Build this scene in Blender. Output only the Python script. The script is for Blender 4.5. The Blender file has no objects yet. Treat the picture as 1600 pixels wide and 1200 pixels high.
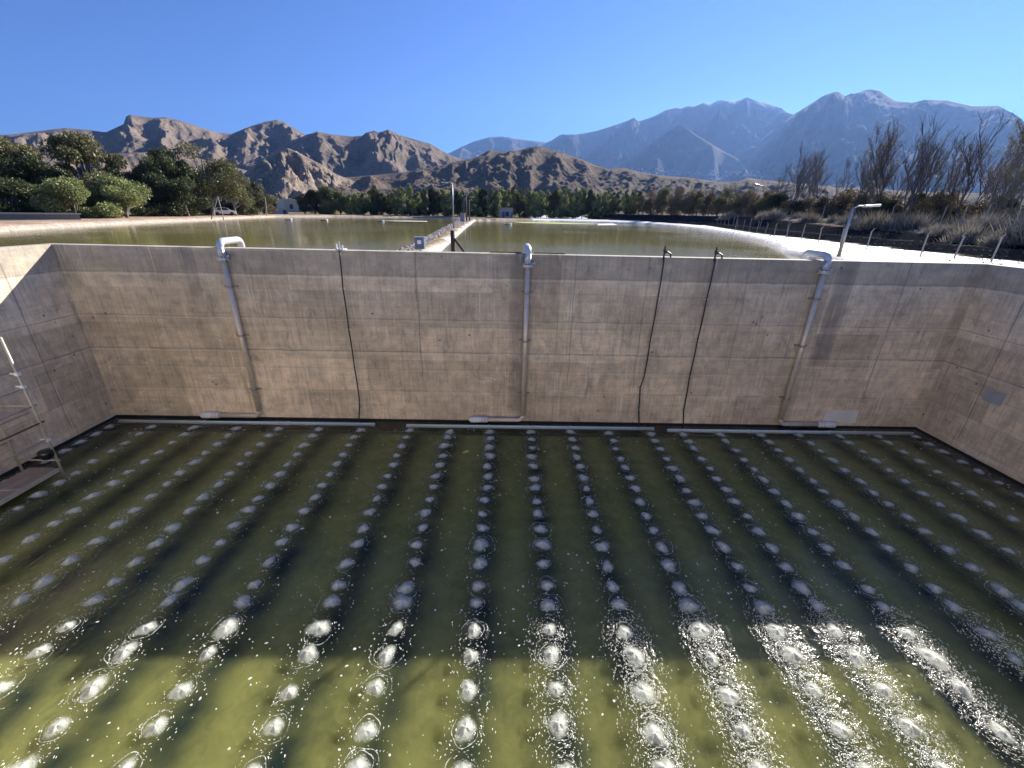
import bpy, math, random
import numpy as np
from mathutils import Vector, Matrix
S = bpy.context.scene
COL = S.collection
PI = math.pi
rnd = random.Random(7)
rng = np.random.default_rng(11)

# ---------------------------------------------------------------- camera
FPX, PIT, YAW, ROLL, CH = 653.44, 0.3915, 0.0138, 0.0193, 8.0
cp, sp, cy, sy = math.cos(PIT), math.sin(PIT), math.cos(YAW), math.sin(YAW)
F = Vector((sy*cp, cy*cp, -sp)); R0 = Vector((cy, -sy, 0)); U0 = R0.cross(F)
cr, sr = math.cos(ROLL), math.sin(ROLL)
R = R0*cr + U0*sr; U = U0*cr - R0*sr
cam = bpy.data.cameras.new('camera'); cam.lens = FPX*36/1600; cam.sensor_width = 36
cam.clip_start = 0.1; cam.clip_end = 30000
camo = bpy.data.objects.new('camera', cam); COL.objects.link(camo)
camo.matrix_world = Matrix(((R.x, U.x, -F.x, 0), (R.y, U.y, -F.y, 0), (R.z, U.z, -F.z, CH), (0, 0, 0, 1)))
S.camera = camo

# ---------------------------------------------------------------- sky, sun, exposure
SUN = Vector((0.90, 1.0, 0.725)).normalized()
EL = math.asin(SUN.z); AZ = math.atan2(SUN.x, SUN.y)
w = bpy.data.worlds.new('World'); S.world = w; w.use_nodes = True
nt = w.node_tree; bg = nt.nodes['Background']
sky = nt.nodes.new('ShaderNodeTexSky'); sky.sky_type = 'NISHITA'; sky.sun_disc = False
sky.sun_elevation = EL; sky.sun_rotation = AZ; sky.altitude = 1500; sky.air_density = 1.0; sky.dust_density = 0.0; sky.ozone_density = 4.0
tint = nt.nodes.new('ShaderNodeMix'); tint.data_type = 'RGBA'; tint.blend_type = 'MULTIPLY'; tint.inputs[0].default_value = 1
tint.inputs[7].default_value = (.43, .62, 1, 1); nt.links.new(sky.outputs[0], tint.inputs[6])
nt.links.new(tint.outputs[2], bg.inputs[0]); bg.inputs[1].default_value = 0.058
sl = bpy.data.lights.new('sun', 'SUN'); sl.energy = 5.0; sl.angle = math.radians(0.5); sl.color = (1, 0.94, 0.84)
so = bpy.data.objects.new('sun', sl); COL.objects.link(so)
so.rotation_euler = SUN.to_track_quat('Z', 'Y').to_euler()
S.view_settings.view_transform = 'Standard'; S.view_settings.look = 'None'
S.view_settings.exposure = 1.27; S.view_settings.gamma = 1
try:
    S.cycles.max_bounces = 8; S.cycles.transparent_max_bounces = 24
    S.cycles.volume_bounces = 0; S.cycles.sample_clamp_indirect = 4
except Exception: pass

# ---------------------------------------------------------------- pixel -> world helpers (build time only)
def ray(x, y): return F + R*((x-800)/FPX) + U*((600-y)/FPX)
def bz(x, y, z=0.0):
    d = ray(x, y); return Vector((0, 0, CH)) + d*((z-CH)/d.z)
def by(x, y, Y):
    d = ray(x, y); return Vector((0, 0, CH)) + d*(Y/d.y)
def bd(x, y, dist):
    d = ray(x, y); return Vector((0, 0, CH)) + d*(dist/math.hypot(d.x, d.y))
def vx(p, z=0.0):      # image point of a world point (for picking what shows largest)
    d = Vector(p)-Vector((0, 0, CH)); k = d.dot(F); return 800+FPX*d.dot(R)/k, 600-FPX*d.dot(U)/k, k

# ---------------------------------------------------------------- object helpers
def tag(o, label=None, cat=None, group=None, kind=None):
    if label: o['label'] = label
    if cat: o['category'] = cat
    if group: o['group'] = group
    if kind: o['kind'] = kind
    return o
def mesh_obj(name, V, Fs, mat=None, parent=None, smooth=False, loc=None):
    me = bpy.data.meshes.new(name)
    if isinstance(V, np.ndarray): V = V.tolist()
    me.from_pydata(V, [], Fs if isinstance(Fs, list) else Fs.tolist()); me.update()
    if mat:
        me.materials.append(mat)
    if smooth: me.polygons.foreach_set('use_smooth', [True]*len(me.polygons))
    o = bpy.data.objects.new(name, me); COL.objects.link(o)
    if parent: o.parent = parent
    if loc is not None: o.location = loc
    return o
def fast_mesh(name, V, Q, mat, smooth=True, parent=None):
    V = np.asarray(V, np.float32); Q = np.asarray(Q, np.int32); k = Q.shape[1]
    me = bpy.data.meshes.new(name); me.vertices.add(len(V)); me.vertices.foreach_set('co', V.ravel())
    me.loops.add(Q.size); me.loops.foreach_set('vertex_index', Q.ravel())
    me.polygons.add(len(Q)); me.polygons.foreach_set('loop_start', np.arange(0, Q.size, k, dtype=np.int32))
    me.polygons.foreach_set('loop_total', np.full(len(Q), k, np.int32))
    me.update(calc_edges=True); me.validate()
    if smooth: me.polygons.foreach_set('use_smooth', np.ones(len(me.polygons), bool))
    if mat: me.materials.append(mat)
    o = bpy.data.objects.new(name, me); COL.objects.link(o)
    if parent: o.parent = parent
    return o
def attr_col(o, name, C):
    a = o.data.color_attributes.new(name, 'FLOAT_COLOR', 'POINT'); C = np.asarray(C, np.float32)
    if C.shape[1] == 3: C = np.concatenate([C, np.ones((len(C), 1), np.float32)], 1)
    a.data.foreach_set('color', C.ravel())
def attr_f(o, name, v):
    a = o.data.attributes.new(name, 'FLOAT', 'POINT'); a.data.foreach_set('value', np.asarray(v, np.float32))
def empty(name, loc, rz=0):
    o = bpy.data.objects.new(name, None); COL.objects.link(o); o.location = loc; o.rotation_euler = (0, 0, rz)
    o.empty_display_size = 0.3; return o
def copy_tree(o, parent=None):
    c = o.copy(); COL.objects.link(c); c.parent = parent
    for ch in [q for q in bpy.data.objects if q.parent == o]: copy_tree(ch, c)
    return c
class MB:
    def __init__(s): s.V = []; s.F = []
    def add(s, V, Fs):
        n = len(s.V); s.V += [tuple(v) for v in V]; s.F += [tuple(i+n for i in f) for f in Fs]; return s
    def box(s, c, d, rz=0, rx=0, ry=0):
        m = Matrix.Rotation(rz, 3, 'Z') @ Matrix.Rotation(ry, 3, 'Y') @ Matrix.Rotation(rx, 3, 'X'); c = Vector(c)
        V = [c + m @ Vector((x*d[0]/2, y*d[1]/2, z*d[2]/2)) for x in (-1, 1) for y in (-1, 1) for z in (-1, 1)]
        return s.add(V, [(0, 1, 3, 2), (4, 6, 7, 5), (0, 4, 5, 1), (2, 3, 7, 6), (0, 2, 6, 4), (1, 5, 7, 3)])
    def tube(s, pts, r, n=10, cap=True):
        pts = [Vector(p) for p in pts]; rs = r if isinstance(r, (list, tuple)) else [r]*len(pts)
        V = []; prev = None
        for i, p in enumerate(pts):
            t = (pts[min(i+1, len(pts)-1)]-pts[max(i-1, 0)]).normalized()
            if prev is None:
                a = t.cross(Vector((0, 0, 1)) if abs(t.z) < .9 else Vector((1, 0, 0))).normalized()
            else:
                a = (prev - t*prev.dot(t)).normalized()
            prev = a; b = t.cross(a)
            for k in range(n):
                th = 2*PI*k/n; V.append(p + (a*math.cos(th)+b*math.sin(th))*rs[i])
        Fs = [(i*n+k, i*n+(k+1) % n, (i+1)*n+(k+1) % n, (i+1)*n+k) for i in range(len(pts)-1) for k in range(n)]
        if cap: Fs += [tuple(range(n))[::-1], tuple((len(pts)-1)*n+k for k in range(n))]
        return s.add(V, Fs)
    def build(s, name, mat, parent=None, smooth=False, bevel=0):
        o = mesh_obj(name, s.V, s.F, mat, parent, smooth)
        if bevel:
            b = o.modifiers.new('bevel', 'BEVEL'); b.width = bevel; b.segments = 2; b.limit_method = 'ANGLE'
        return o
def arc(c, a, b, r, n=8, end=PI/2):   # quarter bend: from c+a*r turning to c+b*r
    c, a, b = Vector(c), Vector(a), Vector(b)
    return [c + a*r*math.cos(end*i/n) + b*r*math.sin(end*i/n) for i in range(n+1)]

# ---------------------------------------------------------------- numpy noise
def _h(ix, iy, seed):
    n = (ix.astype(np.int64)*374761393 + iy.astype(np.int64)*668265263 + seed*1442695041) & 0xffffffff
    n = ((n ^ (n >> 13))*1274126177) & 0xffffffff
    return ((n ^ (n >> 16)) & 0xffff)/65535.0
def vn(x, y, seed=0):
    ix, iy = np.floor(x), np.floor(y); fx, fy = x-ix, y-iy
    ux, uy = fx*fx*fx*(fx*(fx*6-15)+10), fy*fy*fy*(fy*(fy*6-15)+10)
    def g(a, b, dx, dy):
        t = _h(a, b, seed)*2*PI; return np.cos(t)*dx+np.sin(t)*dy
    a, b = g(ix, iy, fx, fy), g(ix+1, iy, fx-1, fy); c, d = g(ix, iy+1, fx, fy-1), g(ix+1, iy+1, fx-1, fy-1)
    return (a+(b-a)*ux + ((c+(d-c)*ux)-(a+(b-a)*ux))*uy)*1.4
def fbm(x, y, o=5, seed=0, gain=.5):
    s = 0; a = 1; t = 0
    for i in range(o): s = s+a*vn(x*2**i, y*2**i, seed+i*17); t += a; a *= gain
    return s/t
def ridged(x, y, o=5, seed=0, gain=.55):
    s = 0; a = 1; t = 0; wgt = 1
    for i in range(o):
        n = 1-np.abs(vn(x*2**i, y*2**i, seed+i*13)); n = n*n*wgt; wgt = np.clip(n*1.6, 0, 1)
        s = s+a*n; t += a; a *= gain
    return s/t
def sst(a, b, x): t = np.clip((x-a)/(b-a), 0, 1); return t*t*(3-2*t)
def sdf(P, X, Y):
    P = np.array(P, float); d = np.full(X.shape, 1e18); ins = np.zeros(X.shape, bool); n = len(P)
    for i in range(n):
        a, b = P[i], P[(i+1) % n]; e = b-a; wx, wy = X-a[0], Y-a[1]
        t = np.clip((wx*e[0]+wy*e[1])/(e@e), 0, 1)
        d = np.minimum(d, (wx-e[0]*t)**2+(wy-e[1]*t)**2)
        c = ((a[1] <= Y) & (b[1] > Y)) | ((b[1] <= Y) & (a[1] > Y))
        xi = a[0]+(Y-a[1])/(e[1] if e[1] else 1e-9)*e[0]
        ins ^= c & (X < xi)
    d = np.sqrt(d); return np.where(ins, -d, d)

# ---------------------------------------------------------------- material helpers
class NT:
    def __init__(s, name):
        s.m = bpy.data.materials.new(name); s.m.use_nodes = True; s.t = s.m.node_tree
        s.out = s.t.nodes['Material Output']; s.b = s.t.nodes['Principled BSDF']
    def n(s, typ, **kw):
        x = s.t.nodes.new('ShaderNode'+typ)
        for k, v in kw.items():
            if k.startswith('_'): x.inputs[k[1:]].default_value = v
            else: setattr(x, k, v)
        return x
    def l(s, a, b): s.t.links.new(a, b)
    def math(s, op, a, b=None, c=None, clamp=False):
        x = s.t.nodes.new('ShaderNodeMath'); x.operation = op; x.use_clamp = clamp
        for i, v in enumerate((a, b, c)):
            if v is None: continue
            if isinstance(v, (int, float)): x.inputs[i].default_value = v
            else: s.l(v, x.inputs[i])
        return x.outputs[0]
    def mix(s, f, a, b, mode='MIX'):
        x = s.t.nodes.new('ShaderNodeMix'); x.data_type = 'RGBA'; x.blend_type = mode
        for i, v in ((0, f), (6, a), (7, b)):
            if isinstance(v, (int, float)): x.inputs[i].default_value = v
            elif isinstance(v, tuple): x.inputs[i].default_value = v+(1,) if len(v) == 3 else v
            else: s.l(v, x.inputs[i])
        return x.outputs[2]
    def ramp(s, f, stops):
        x = s.t.nodes.new('ShaderNodeValToRGB'); e = x.color_ramp.elements
        while len(e) < len(stops): e.new(.5)
        for i, (p, c) in enumerate(stops):
            e[i].position = p; e[i].color = (c, c, c, 1) if isinstance(c, (int, float)) else tuple(c)+(1,)
        s.l(f, x.inputs[0]); return x.outputs[0]
    def noise(s, vec, scale, detail=4, rough=.55, dist=0):
        x = s.n('TexNoise', _Scale=scale, _Detail=detail, _Roughness=rough, _Distortion=dist)
        if vec: s.l(vec, x.inputs['Vector'])
        return x.outputs['Fac']
    def scaled(s, vec, sc):
        x = s.t.nodes.new('ShaderNodeMapping'); x.inputs['Scale'].default_value = sc; s.l(vec, x.inputs[0]); return x.outputs[0]
    def bump(s, h, strength=.3, dist=.02, normal=None):
        x = s.n('Bump', _Strength=strength, _Distance=dist); s.l(h, x.inputs['Height'])
        if normal: s.l(normal, x.inputs['Normal'])
        return x.outputs[0]
def simple(name, col, rough=.6, metal=0, var=.15, scale=6, bump=.15, spec=.5):
    k = NT(name); g = k.n('TexCoord').outputs['Object']
    f = k.noise(g, scale, 5); c = k.mix(f, tuple(x*(1-var) for x in col), tuple(min(1, x*(1+var)) for x in col))
    k.l(c, k.b.inputs['Base Color']); k.b.inputs['Roughness'].default_value = rough; k.b.inputs['Metallic'].default_value = metal
    k.b.inputs['Specular IOR Level'].default_value = spec
    if bump: k.l(k.bump(k.noise(g, scale*6, 4), bump, .01), k.b.inputs['Normal'])
    return k.m

def concrete_mat(name, axis, off=0.0, vjoints=()):
    k = NT(name); g = k.n('NewGeometry').outputs['Position']
    sx = k.n('SeparateXYZ'); k.l(g, sx.inputs[0]); u = sx.outputs[axis]; z = sx.outputs[2]
    cv = k.n('CombineXYZ'); k.l(k.math('ADD', u, off), cv.inputs[0]); k.l(z, cv.inputs[1]); P = cv.outputs[0]
    big = k.noise(P, .55, 5, .6); med = k.noise(P, 2.2, 6, .65, .4); fine = k.noise(P, 16, 5, .7)
    streak = k.noise(k.scaled(P, (7, .45, 1)), 1.6, 5, .65)
    hst = k.noise(k.scaled(P, (.25, 5, 1)), 1.3, 5, .6)
    pan = k.n('TexBrick', offset=0, squash=1); k.l(P, pan.inputs['Vector'])
    pan.inputs['Color1'].default_value = (.0, .0, .0, 1); pan.inputs['Color2'].default_value = (1, 1, 1, 1); pan.inputs['Mortar'].default_value = (.5, .5, .5, 1)
    pan.inputs['Scale'].default_value = 1; pan.inputs['Mortar Size'].default_value = .004; pan.inputs['Brick Width'].default_value = 2.44; pan.inputs['Row Height'].default_value = 1.31
    warm = k.ramp(k.math('ADD', k.math('DIVIDE', z, 6.6), k.math('MULTIPLY', k.math('SUBTRACT', big, .5), .7)), [(.1, (.80, .65, .46)), (.55, (.76, .62, .44)), (.9, (.70, .59, .44)), (1, (.68, .58, .44))])
    c = k.mix(k.ramp(med, [(.3, 0.), (.7, 1.)]), k.mix(1., warm, (.86, .86, .86), 'MULTIPLY'), k.mix(1., warm, (1.16, 1.16, 1.12), 'MULTIPLY'))
    c = k.mix(.4, c, k.mix(1., c, k.ramp(streak, [(.3, .3), (.45, .95), (.7, 1.25)]), 'MULTIPLY'))
    c = k.mix(.7, c, k.mix(1., c, k.ramp(big, [(.35, .7), (.62, 1.12)]), 'MULTIPLY'))
    c = k.mix(.22, c, k.mix(1., c, k.ramp(hst, [(.32, .45), (.5, 1.), (.7, 1.25)]), 'MULTIPLY'))
    c = k.mix(.65, c, k.mix(1., c, k.ramp(pan.outputs['Color'], [(0, .66), (1, 1.2)]), 'MULTIPLY'))
    c = k.mix(.38, c, k.mix(1., c, k.ramp(fine, [(.3, .6), (.6, 1.15)]), 'MULTIPLY'))
    # efflorescence, pale blotches
    ef = k.math('MULTIPLY', k.ramp(k.noise(k.scaled(P, (.5, 1.6, 1)), 1.1, 7, .7, .6), [(.58, 0.), (.68, 1.)]), k.ramp(z_n(k, z), [(.0, 1.), (.45, .8), (.6, .1)]))
    c = k.mix(k.math('MULTIPLY', ef, .75), c, (.85, .78, .66))
    # dark stains hanging in the upper band and along pour joints
    st = k.math('MULTIPLY', k.ramp(k.noise(k.scaled(P, (1.2, .6, 1)), 1.7, 7, .72, .8), [(.53, 0.), (.7, 1.)]), .45)
    c = k.mix(st, c, (.15, .14, .13))
    wob = k.math('MULTIPLY', k.math('SUBTRACT', k.noise(P, 1.6, 5), .5), .10)
    zz = k.math('ADD', z, wob)
    brk = k.ramp(k.noise(k.scaled(P, (1, .2, 1)), .9, 5, .7), [(.36, .15), (.6, 1.)])
    for L, wd, dk in ((5.78, .05, .75), (4.22, .022, .9), (2.95, .045, .9), (2.25, .02, .5), (1.32, .018, .45)):
        f = k.math('SUBTRACT', 1., k.math('DIVIDE', k.math('ABSOLUTE', k.math('SUBTRACT', zz, L)), wd), clamp=True)
        c = k.mix(k.math('MULTIPLY', k.math('MULTIPLY', f, brk), dk*.75), c, (.12, .105, .09))
        f2 = k.math('SUBTRACT', 1., k.math('DIVIDE', k.math('ABSOLUTE', k.math('SUBTRACT', zz, L-.07)), wd*1.3), clamp=True)
        c = k.mix(k.math('MULTIPLY', k.math('MULTIPLY', f2, k.math('SUBTRACT', 1.25, brk)), .6), c, (.8, .74, .62))
    f = k.math('MULTIPLY', k.math('GREATER_THAN', zz, 5.78), k.ramp(k.noise(k.scaled(P, (1, 1.5, 1)), 1.1, 6, .65), [(.3, .25), (.65, .6)])); c = k.mix(f, c, (.25, .225, .20))
    uw = k.math('ADD', u, k.math('MULTIPLY', k.math('SUBTRACT', k.noise(P, 1.3, 5), .5), .16))
    for x0, wd, dk, zlo in vjoints:
        f = k.math('SUBTRACT', 1., k.math('POWER', k.math('DIVIDE', k.math('ABSOLUTE', k.math('SUBTRACT', uw, x0)), wd), 4), clamp=True)
        f = k.math('MULTIPLY', f, k.ramp(z_n(k, z), [(max(0, zlo-.06), .25), (zlo, 1.)]))
        c = k.mix(k.math('MULTIPLY', f, dk), c, (.10, .10, .105))
    pan2 = k.math('SUBTRACT', 1., k.math('MULTIPLY', pan.outputs['Fac'], .45)) # joint lines
    c = k.mix(k.math('MULTIPLY', k.math('MULTIPLY', pan.outputs['Fac'], brk), .35), c, (.13, .12, .11))
    vo = k.n('TexVoronoi', _Scale=1.7, _Randomness=1.); k.l(P, vo.inputs['Vector'])
    pit = k.math('MULTIPLY', k.ramp(vo.outputs['Distance'], [(.05, 1.), (.09, 0.)]), k.ramp(k.noise(P, .8, 2), [(.5, 0.), (.56, 1.)]))
    c = k.mix(k.math('MULTIPLY', pit, .8), c, (.06, .055, .05))
    # wet line at the water
    drip = k.math('MULTIPLY', k.ramp(k.noise(k.scaled(P, (9, .22, 1)), 1., 4, .6), [(.56, 0.), (.66, 1.)]), k.ramp(k.noise(k.scaled(P, (.5, .3, 1)), 1.3, 3), [(.45, 0.), (.62, 1.)]))
    c = k.mix(k.math('MULTIPLY', drip, .45), c, (.24, .19, .15))
    lite = k.math('MULTIPLY', k.ramp(k.noise(k.scaled(P, (11, .3, 1)), 1.1, 4, .6), [(.58, 0.), (.66, 1.)]), k.ramp(k.noise(k.scaled(P, (.4, .4, 1)), 1.7, 3), [(.48, 0.), (.62, 1.)]))
    c = k.mix(k.math('MULTIPLY', lite, .65), c, (.9, .84, .74))
    wet = k.math('SUBTRACT', 1., k.ramp(k.math('ADD', z, k.math('MULTIPLY', wob, .3)), [(.05, 0.), (.07, 1.)]))
    c = k.mix(wet, c, (.012, .016, .015))
    k.l(c, k.b.inputs['Base Color']); k.b.inputs['Roughness'].default_value = .85
    h = k.math('ADD', k.math('MULTIPLY', fine, .5), k.math('MULTIPLY', med, .8))
    k.l(k.bump(h, .35, .02), k.b.inputs['Normal'])
    return k.m
def z_n(k, z): return k.math('DIVIDE', z, 6.6)

# ---------------------------------------------------------------- tank walls
CL, CR = bz(183, 650), bz(1430, 669)
TL, TR = 6.66, 6.57
YN = -2.0; TH = .42
XL, XR = CL.x, CR.x
def prism(name, foot, ztop, mat, label, z0=-2.5):
    n = len(foot); V = [(x, y, z0) for x, y in foot]+[(x, y, zt) for (x, y), zt in zip(foot, ztop)]
    Fs = [tuple(range(n))[::-1], tuple(range(n, 2*n))]+[(i, (i+1) % n, n+(i+1) % n, n+i) for i in range(n)]
    o = mesh_obj(name, V, Fs, mat); b = o.modifiers.new('bevel', 'BEVEL'); b.width = .012; b.segments = 2; b.limit_method = 'ANGLE'
    return tag(o, label, 'wall')
vj = ((-11.3, .28, .35, .78), (.45, .42, .45, .1), (12.1, .4, .5, .45), (-3.3, .03, .5, .3), (2.4, .03, .35, .3), (5.0, .03, .3, .3), (8.6, .03, .3, .3), (14.3, .03, .4, .2))
m_back = concrete_mat('stained_concrete', 0, 3.0, vj)
m_side = concrete_mat('stained_concrete_side', 1, 21.0, ((13.6, .03, .4, .1), (11.1, .03, .4, .1), (8.6, .03, .4, .1)))
prism('concrete_wall', [(XL-TH, CL.y), (XR+TH, CR.y), (XR+TH, CR.y+TH), (XL-TH, CL.y+TH)], [TL, TR, TR, TL], m_back, 'long stained concrete tank wall facing the viewer, below the ponds')
prism('concrete_wall', [(XL-TH, YN), (XL, YN), (XL, CL.y-.003), (XL-TH, CL.y-.003)], [TL-.002, TL-.002, TL-.002, TL-.002], m_side, 'left side tank wall, half in shadow, with the scaffold in front')
prism('concrete_wall', [(XR, YN), (XR+TH, YN), (XR+TH, CR.y-.003), (XR, CR.y-.003)], [TR-.002]*4, m_side, 'right side tank wall of patched grey concrete panels')
prism('concrete_wall', [(XL-TH, YN-TH), (XR+TH, YN-TH), (XR+TH, YN-.003), (XL-TH, YN-.003)], [TR-.1]*4, simple('near_concrete', (.68, .58, .45), .9), 'near tank wall under the viewpoint')

# repair patches cast on the right wall (real thin render patches)
def patch(pts, axis, mat, label):
    V = []; th = .012
    for p in pts:
        V.append(tuple(p))
    n = len(V); off = Vector((-th, 0, 0)) if axis == 0 else Vector((0, -th, 0))
    V2 = [tuple(Vector(v)+off) for v in V]
    o = mesh_obj('mortar_patch', V+V2, [tuple(range(n)), tuple(range(n, 2*n))[::-1]]+[(i, n+i, n+(i+1) % n, (i+1) % n) for i in range(n)], mat)
    return tag(o, label, 'patch', 'mortar patches on the tank walls')
def bxp(x, y, X):
    d = ray(x, y); return Vector((0, 0, CH))+d*(X/d.x)
m_patch1 = simple('grey_mortar', (.40, .40, .40), .9, var=.25, scale=3)
m_patch2 = simple('pale_mortar', (.80, .77, .70), .9, var=.2, scale=3)
patch([bxp(x, y, XR-.001) for x, y in ((1541, 606), (1574, 615), (1563, 635), (1534, 624))], 0, m_patch1, 'bluish grey square mortar patch on the right tank wall')
patch([by(x, y, CR.y+.004) for x, y in ((1292, 641), (1342, 641), (1336, 661), (1284, 658))], 1, m_patch2, 'pale mortar patch low on the far wall, above the right pipe outlet')

# ---------------------------------------------------------------- tank water
LX = [-15.33, -13.73, -12.1, -10.46, -8.9, -7.3, -5.69, -3.79, -2.24, -.6, .96, 2.53, 4.07, 5.69, 6.94, 8.45, 10.07, 11.62, 13.17, 14.73, 16.25]
RY = [14.40, 13.86, 13.26, 12.62, 12.02, 11.40, 10.82, 10.22, 9.62, 9.01, 8.41, 7.78, 7.12, 6.66, 6.04, 5.48, 4.86, 4.23, 3.66]
plumes = []
for i, x in enumerate(LX):
    for j, y in enumerate(RY):
        px = x+rnd.gauss(0, .022); py = y+rnd.gauss(0, .03)
        sx, sy_, k = vx((px, py, 0))
        if -25 < sx < 1625 and sy_ < 1225: plumes.append((px, py, i, j, k))
xs = np.arange(XL+.002, XR, .04)
ys = np.concatenate([np.arange(YN+.002, 2.6, .2), np.arange(2.6, 15.1, .04), [15.19]])
X, Y = np.meshgrid(xs, ys); Z = np.zeros_like(X)
Z += .004*fbm(X*1.3, Y*1.3, 4, 5)+.0022*fbm(X*4, Y*4, 3, 9)
ENV = np.zeros_like(X)
for (px, py, i, j, k) in plumes:
    i0, i1 = np.searchsorted(xs, (px-1.1, px+1.1)); j0, j1 = np.searchsorted(ys, (py-1.1, py+1.1))
    x_, y_ = X[j0:j1, i0:i1]-px, Y[j0:j1, i0:i1]-py; r = np.hypot(x_, y_); th = np.arctan2(y_, x_)
    a = rnd.uniform(.55, 1.2); ph = rnd.uniform(0, 6); lam = rnd.uniform(.13, .18)
    rr = r*(1+.06*np.sin(2*th+ph)+.05*np.sin(3*th+2*ph))
    Z[j0:j1, i0:i1] += a*(.03*np.exp(-(r/.17)**2) + .011*np.exp(-np.maximum(r-.2, 0)/.24)*np.cos(2*PI*(rr-.24)/lam)*sst(.1, .2, r)*(.6+.6*np.sin(th*1.5+ph)**2))
    ENV[j0:j1, i0:i1] = np.maximum(ENV[j0:j1, i0:i1], np.exp(-(r/.42)**2))
Z += ENV*(.013*vn(X*6.5, Y*6.5, 3)+.008*vn(X*12.1, Y*12.1, 4))
ny, nx = X.shape
idx = np.arange(nx*ny).reshape(ny, nx)
Q = np.stack([idx[:-1, :-1], idx[:-1, 1:], idx[1:, 1:], idx[1:, :-1]], -1).reshape(-1, 4)
k = NT('tank_water_surface')
g = k.n('NewGeometry').outputs['Position']
gl = k.n('BsdfGlossy', _Roughness=.13); gl.inputs['Color'].default_value = (1, 1, 1, 1)
tr = k.n('BsdfTransparent'); tr.inputs['Color'].default_value = (.93, .97, .93, 1)
at = k.n('Attribute', attribute_name='stir').outputs['Fac']
h = k.math('ADD', k.math('MULTIPLY', k.noise(g, 5, 3, .5), k.math('MULTIPLY_ADD', at, .3, .10)), k.math('MULTIPLY', k.math('MULTIPLY', k.noise(g, 15, 3, .6), at), 1.8))
bn = k.bump(h, .6, .035)
vd = k.n('VectorMath', operation='DOT_PRODUCT'); k.l(bn, vd.inputs[0]); k.l(k.n('NewGeometry').outputs['Incoming'], vd.inputs[1])
fs = k.math('POWER', k.math('SUBTRACT', 1., k.math('ABSOLUTE', vd.outputs['Value']), clamp=True), 5.)
fs = k.math('MULTIPLY_ADD', fs, .98, .02); k.l(bn, gl.inputs['Normal'])
mx = k.n('MixShader'); k.l(fs, mx.inputs[0]); k.l(tr.outputs[0], mx.inputs[1]); k.l(gl.outputs[0], mx.inputs[2]); k.l(mx.outputs[0], k.out.inputs[0])
wat = fast_mesh('water', np.stack([X.ravel(), Y.ravel(), Z.ravel()], 1), Q, k.m)
attr_f(wat, 'stir', ENV.ravel()); tag(wat, kind='structure')

k = NT('murky_water')
g = k.n('NewGeometry').outputs['Position']
f1 = k.noise(g, .9, 5, .6, .5); f2 = k.noise(g, 3.5, 5, .65, .6)
c = k.mix(k.ramp(f1, [(.35, 0.), (.65, 1.)]), (.160, .158, .055), (.245, .228, .074))
c = k.mix(k.math('MULTIPLY', k.ramp(f2, [(.4, 0.), (.7, 1.)]), .5), c, (.32, .295, .10))
rise_shade = k.n('Attribute', attribute_name='rise_shade').outputs['Fac']
c = k.mix(k.math('MULTIPLY', rise_shade, .95), c, (.02, .03, .022))  # clear rising water plus plume shade painted into the murk colour
k.l(c, k.b.inputs['Base Color']); k.b.inputs['Roughness'].default_value = 1; k.b.inputs['Specular IOR Level'].default_value = 0
k.b.inputs['Subsurface Weight'].default_value = 1; k.b.inputs['Subsurface Radius'].default_value = (1.5, 1.6, 1.0); k.b.inputs['Subsurface Scale'].default_value = 1.0
xs2 = np.arange(XL+.01, XR, .12); ys2 = np.arange(YN+.01, 15.15, .12); X2, Y2 = np.meshgrid(xs2, ys2)
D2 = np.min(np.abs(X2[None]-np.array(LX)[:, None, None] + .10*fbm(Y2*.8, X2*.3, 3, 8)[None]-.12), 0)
i2 = np.arange(X2.size).reshape(X2.shape)
top_ = np.stack([X2.ravel(), Y2.ravel(), np.full(X2.size, -.36)], 1); bot_ = top_.copy(); bot_[:, 2] = -2.4
V2_ = np.concatenate([top_, bot_]); N2 = X2.size
q_ = np.stack([i2[:-1, :-1], i2[:-1, 1:], i2[1:, 1:], i2[1:, :-1]], -1).reshape(-1, 4)
rim = np.concatenate([i2[0, :], i2[1:, -1], i2[-1, -2::-1], i2[-2:0:-1, 0]]); rn = np.roll(rim, -1)
Q2_ = np.concatenate([q_, q_[:, ::-1]+N2, np.stack([rim, rim+N2, rn+N2, rn], 1)])
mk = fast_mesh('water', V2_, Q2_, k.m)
attr_f(mk, 'rise_shade', np.tile(np.maximum(np.exp(-(D2/.42)**2)*(.9+.5*fbm(X2, Y2*1.5, 3, 2)), sst(14.72, 14.86, Y2)*1.05).ravel(), 2)); tag(mk, kind='structure')  # strip along the far wall is shade put into the colour

# ---- bubble plumes
def foam_mat(name, col, thr):
    k = NT(name); g = k.n('NewGeometry').outputs['Position']
    a = k.n('Attribute', attribute_name='foam').outputs['Fac']
    n1 = k.noise(g, 14, 5, .7); n2 = k.noise(g, 55, 3, .6)
    al = k.math('ADD', a, k.math('ADD', k.math('MULTIPLY', k.math('SUBTRACT', n1, .5), 1.5 if thr > .5 else .6), k.math('MULTIPLY', k.math('SUBTRACT', n2, .5), .5)))
    al = k.ramp(al, [(thr, 0.), (thr+.35, .55), (thr+.75, .97)])
    k.l(k.mix(n2, col, tuple(min(1, x*1.25) for x in col)), k.b.inputs['Base Color']); k.b.inputs['Roughness'].default_value = .35
    k.l(al, k.b.inputs['Alpha']); k.l(k.bump(k.math('ADD', n1, n2), .6, .03), k.b.inputs['Normal'])
    return k.m
M_FOAM = foam_mat('aerated_water', (.54, .56, .49), .22)
M_RING = foam_mat('foam_glint_ring', (.62, .66, .63), .62)  # pale arcs stand for foam and for glints on the ripples
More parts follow.
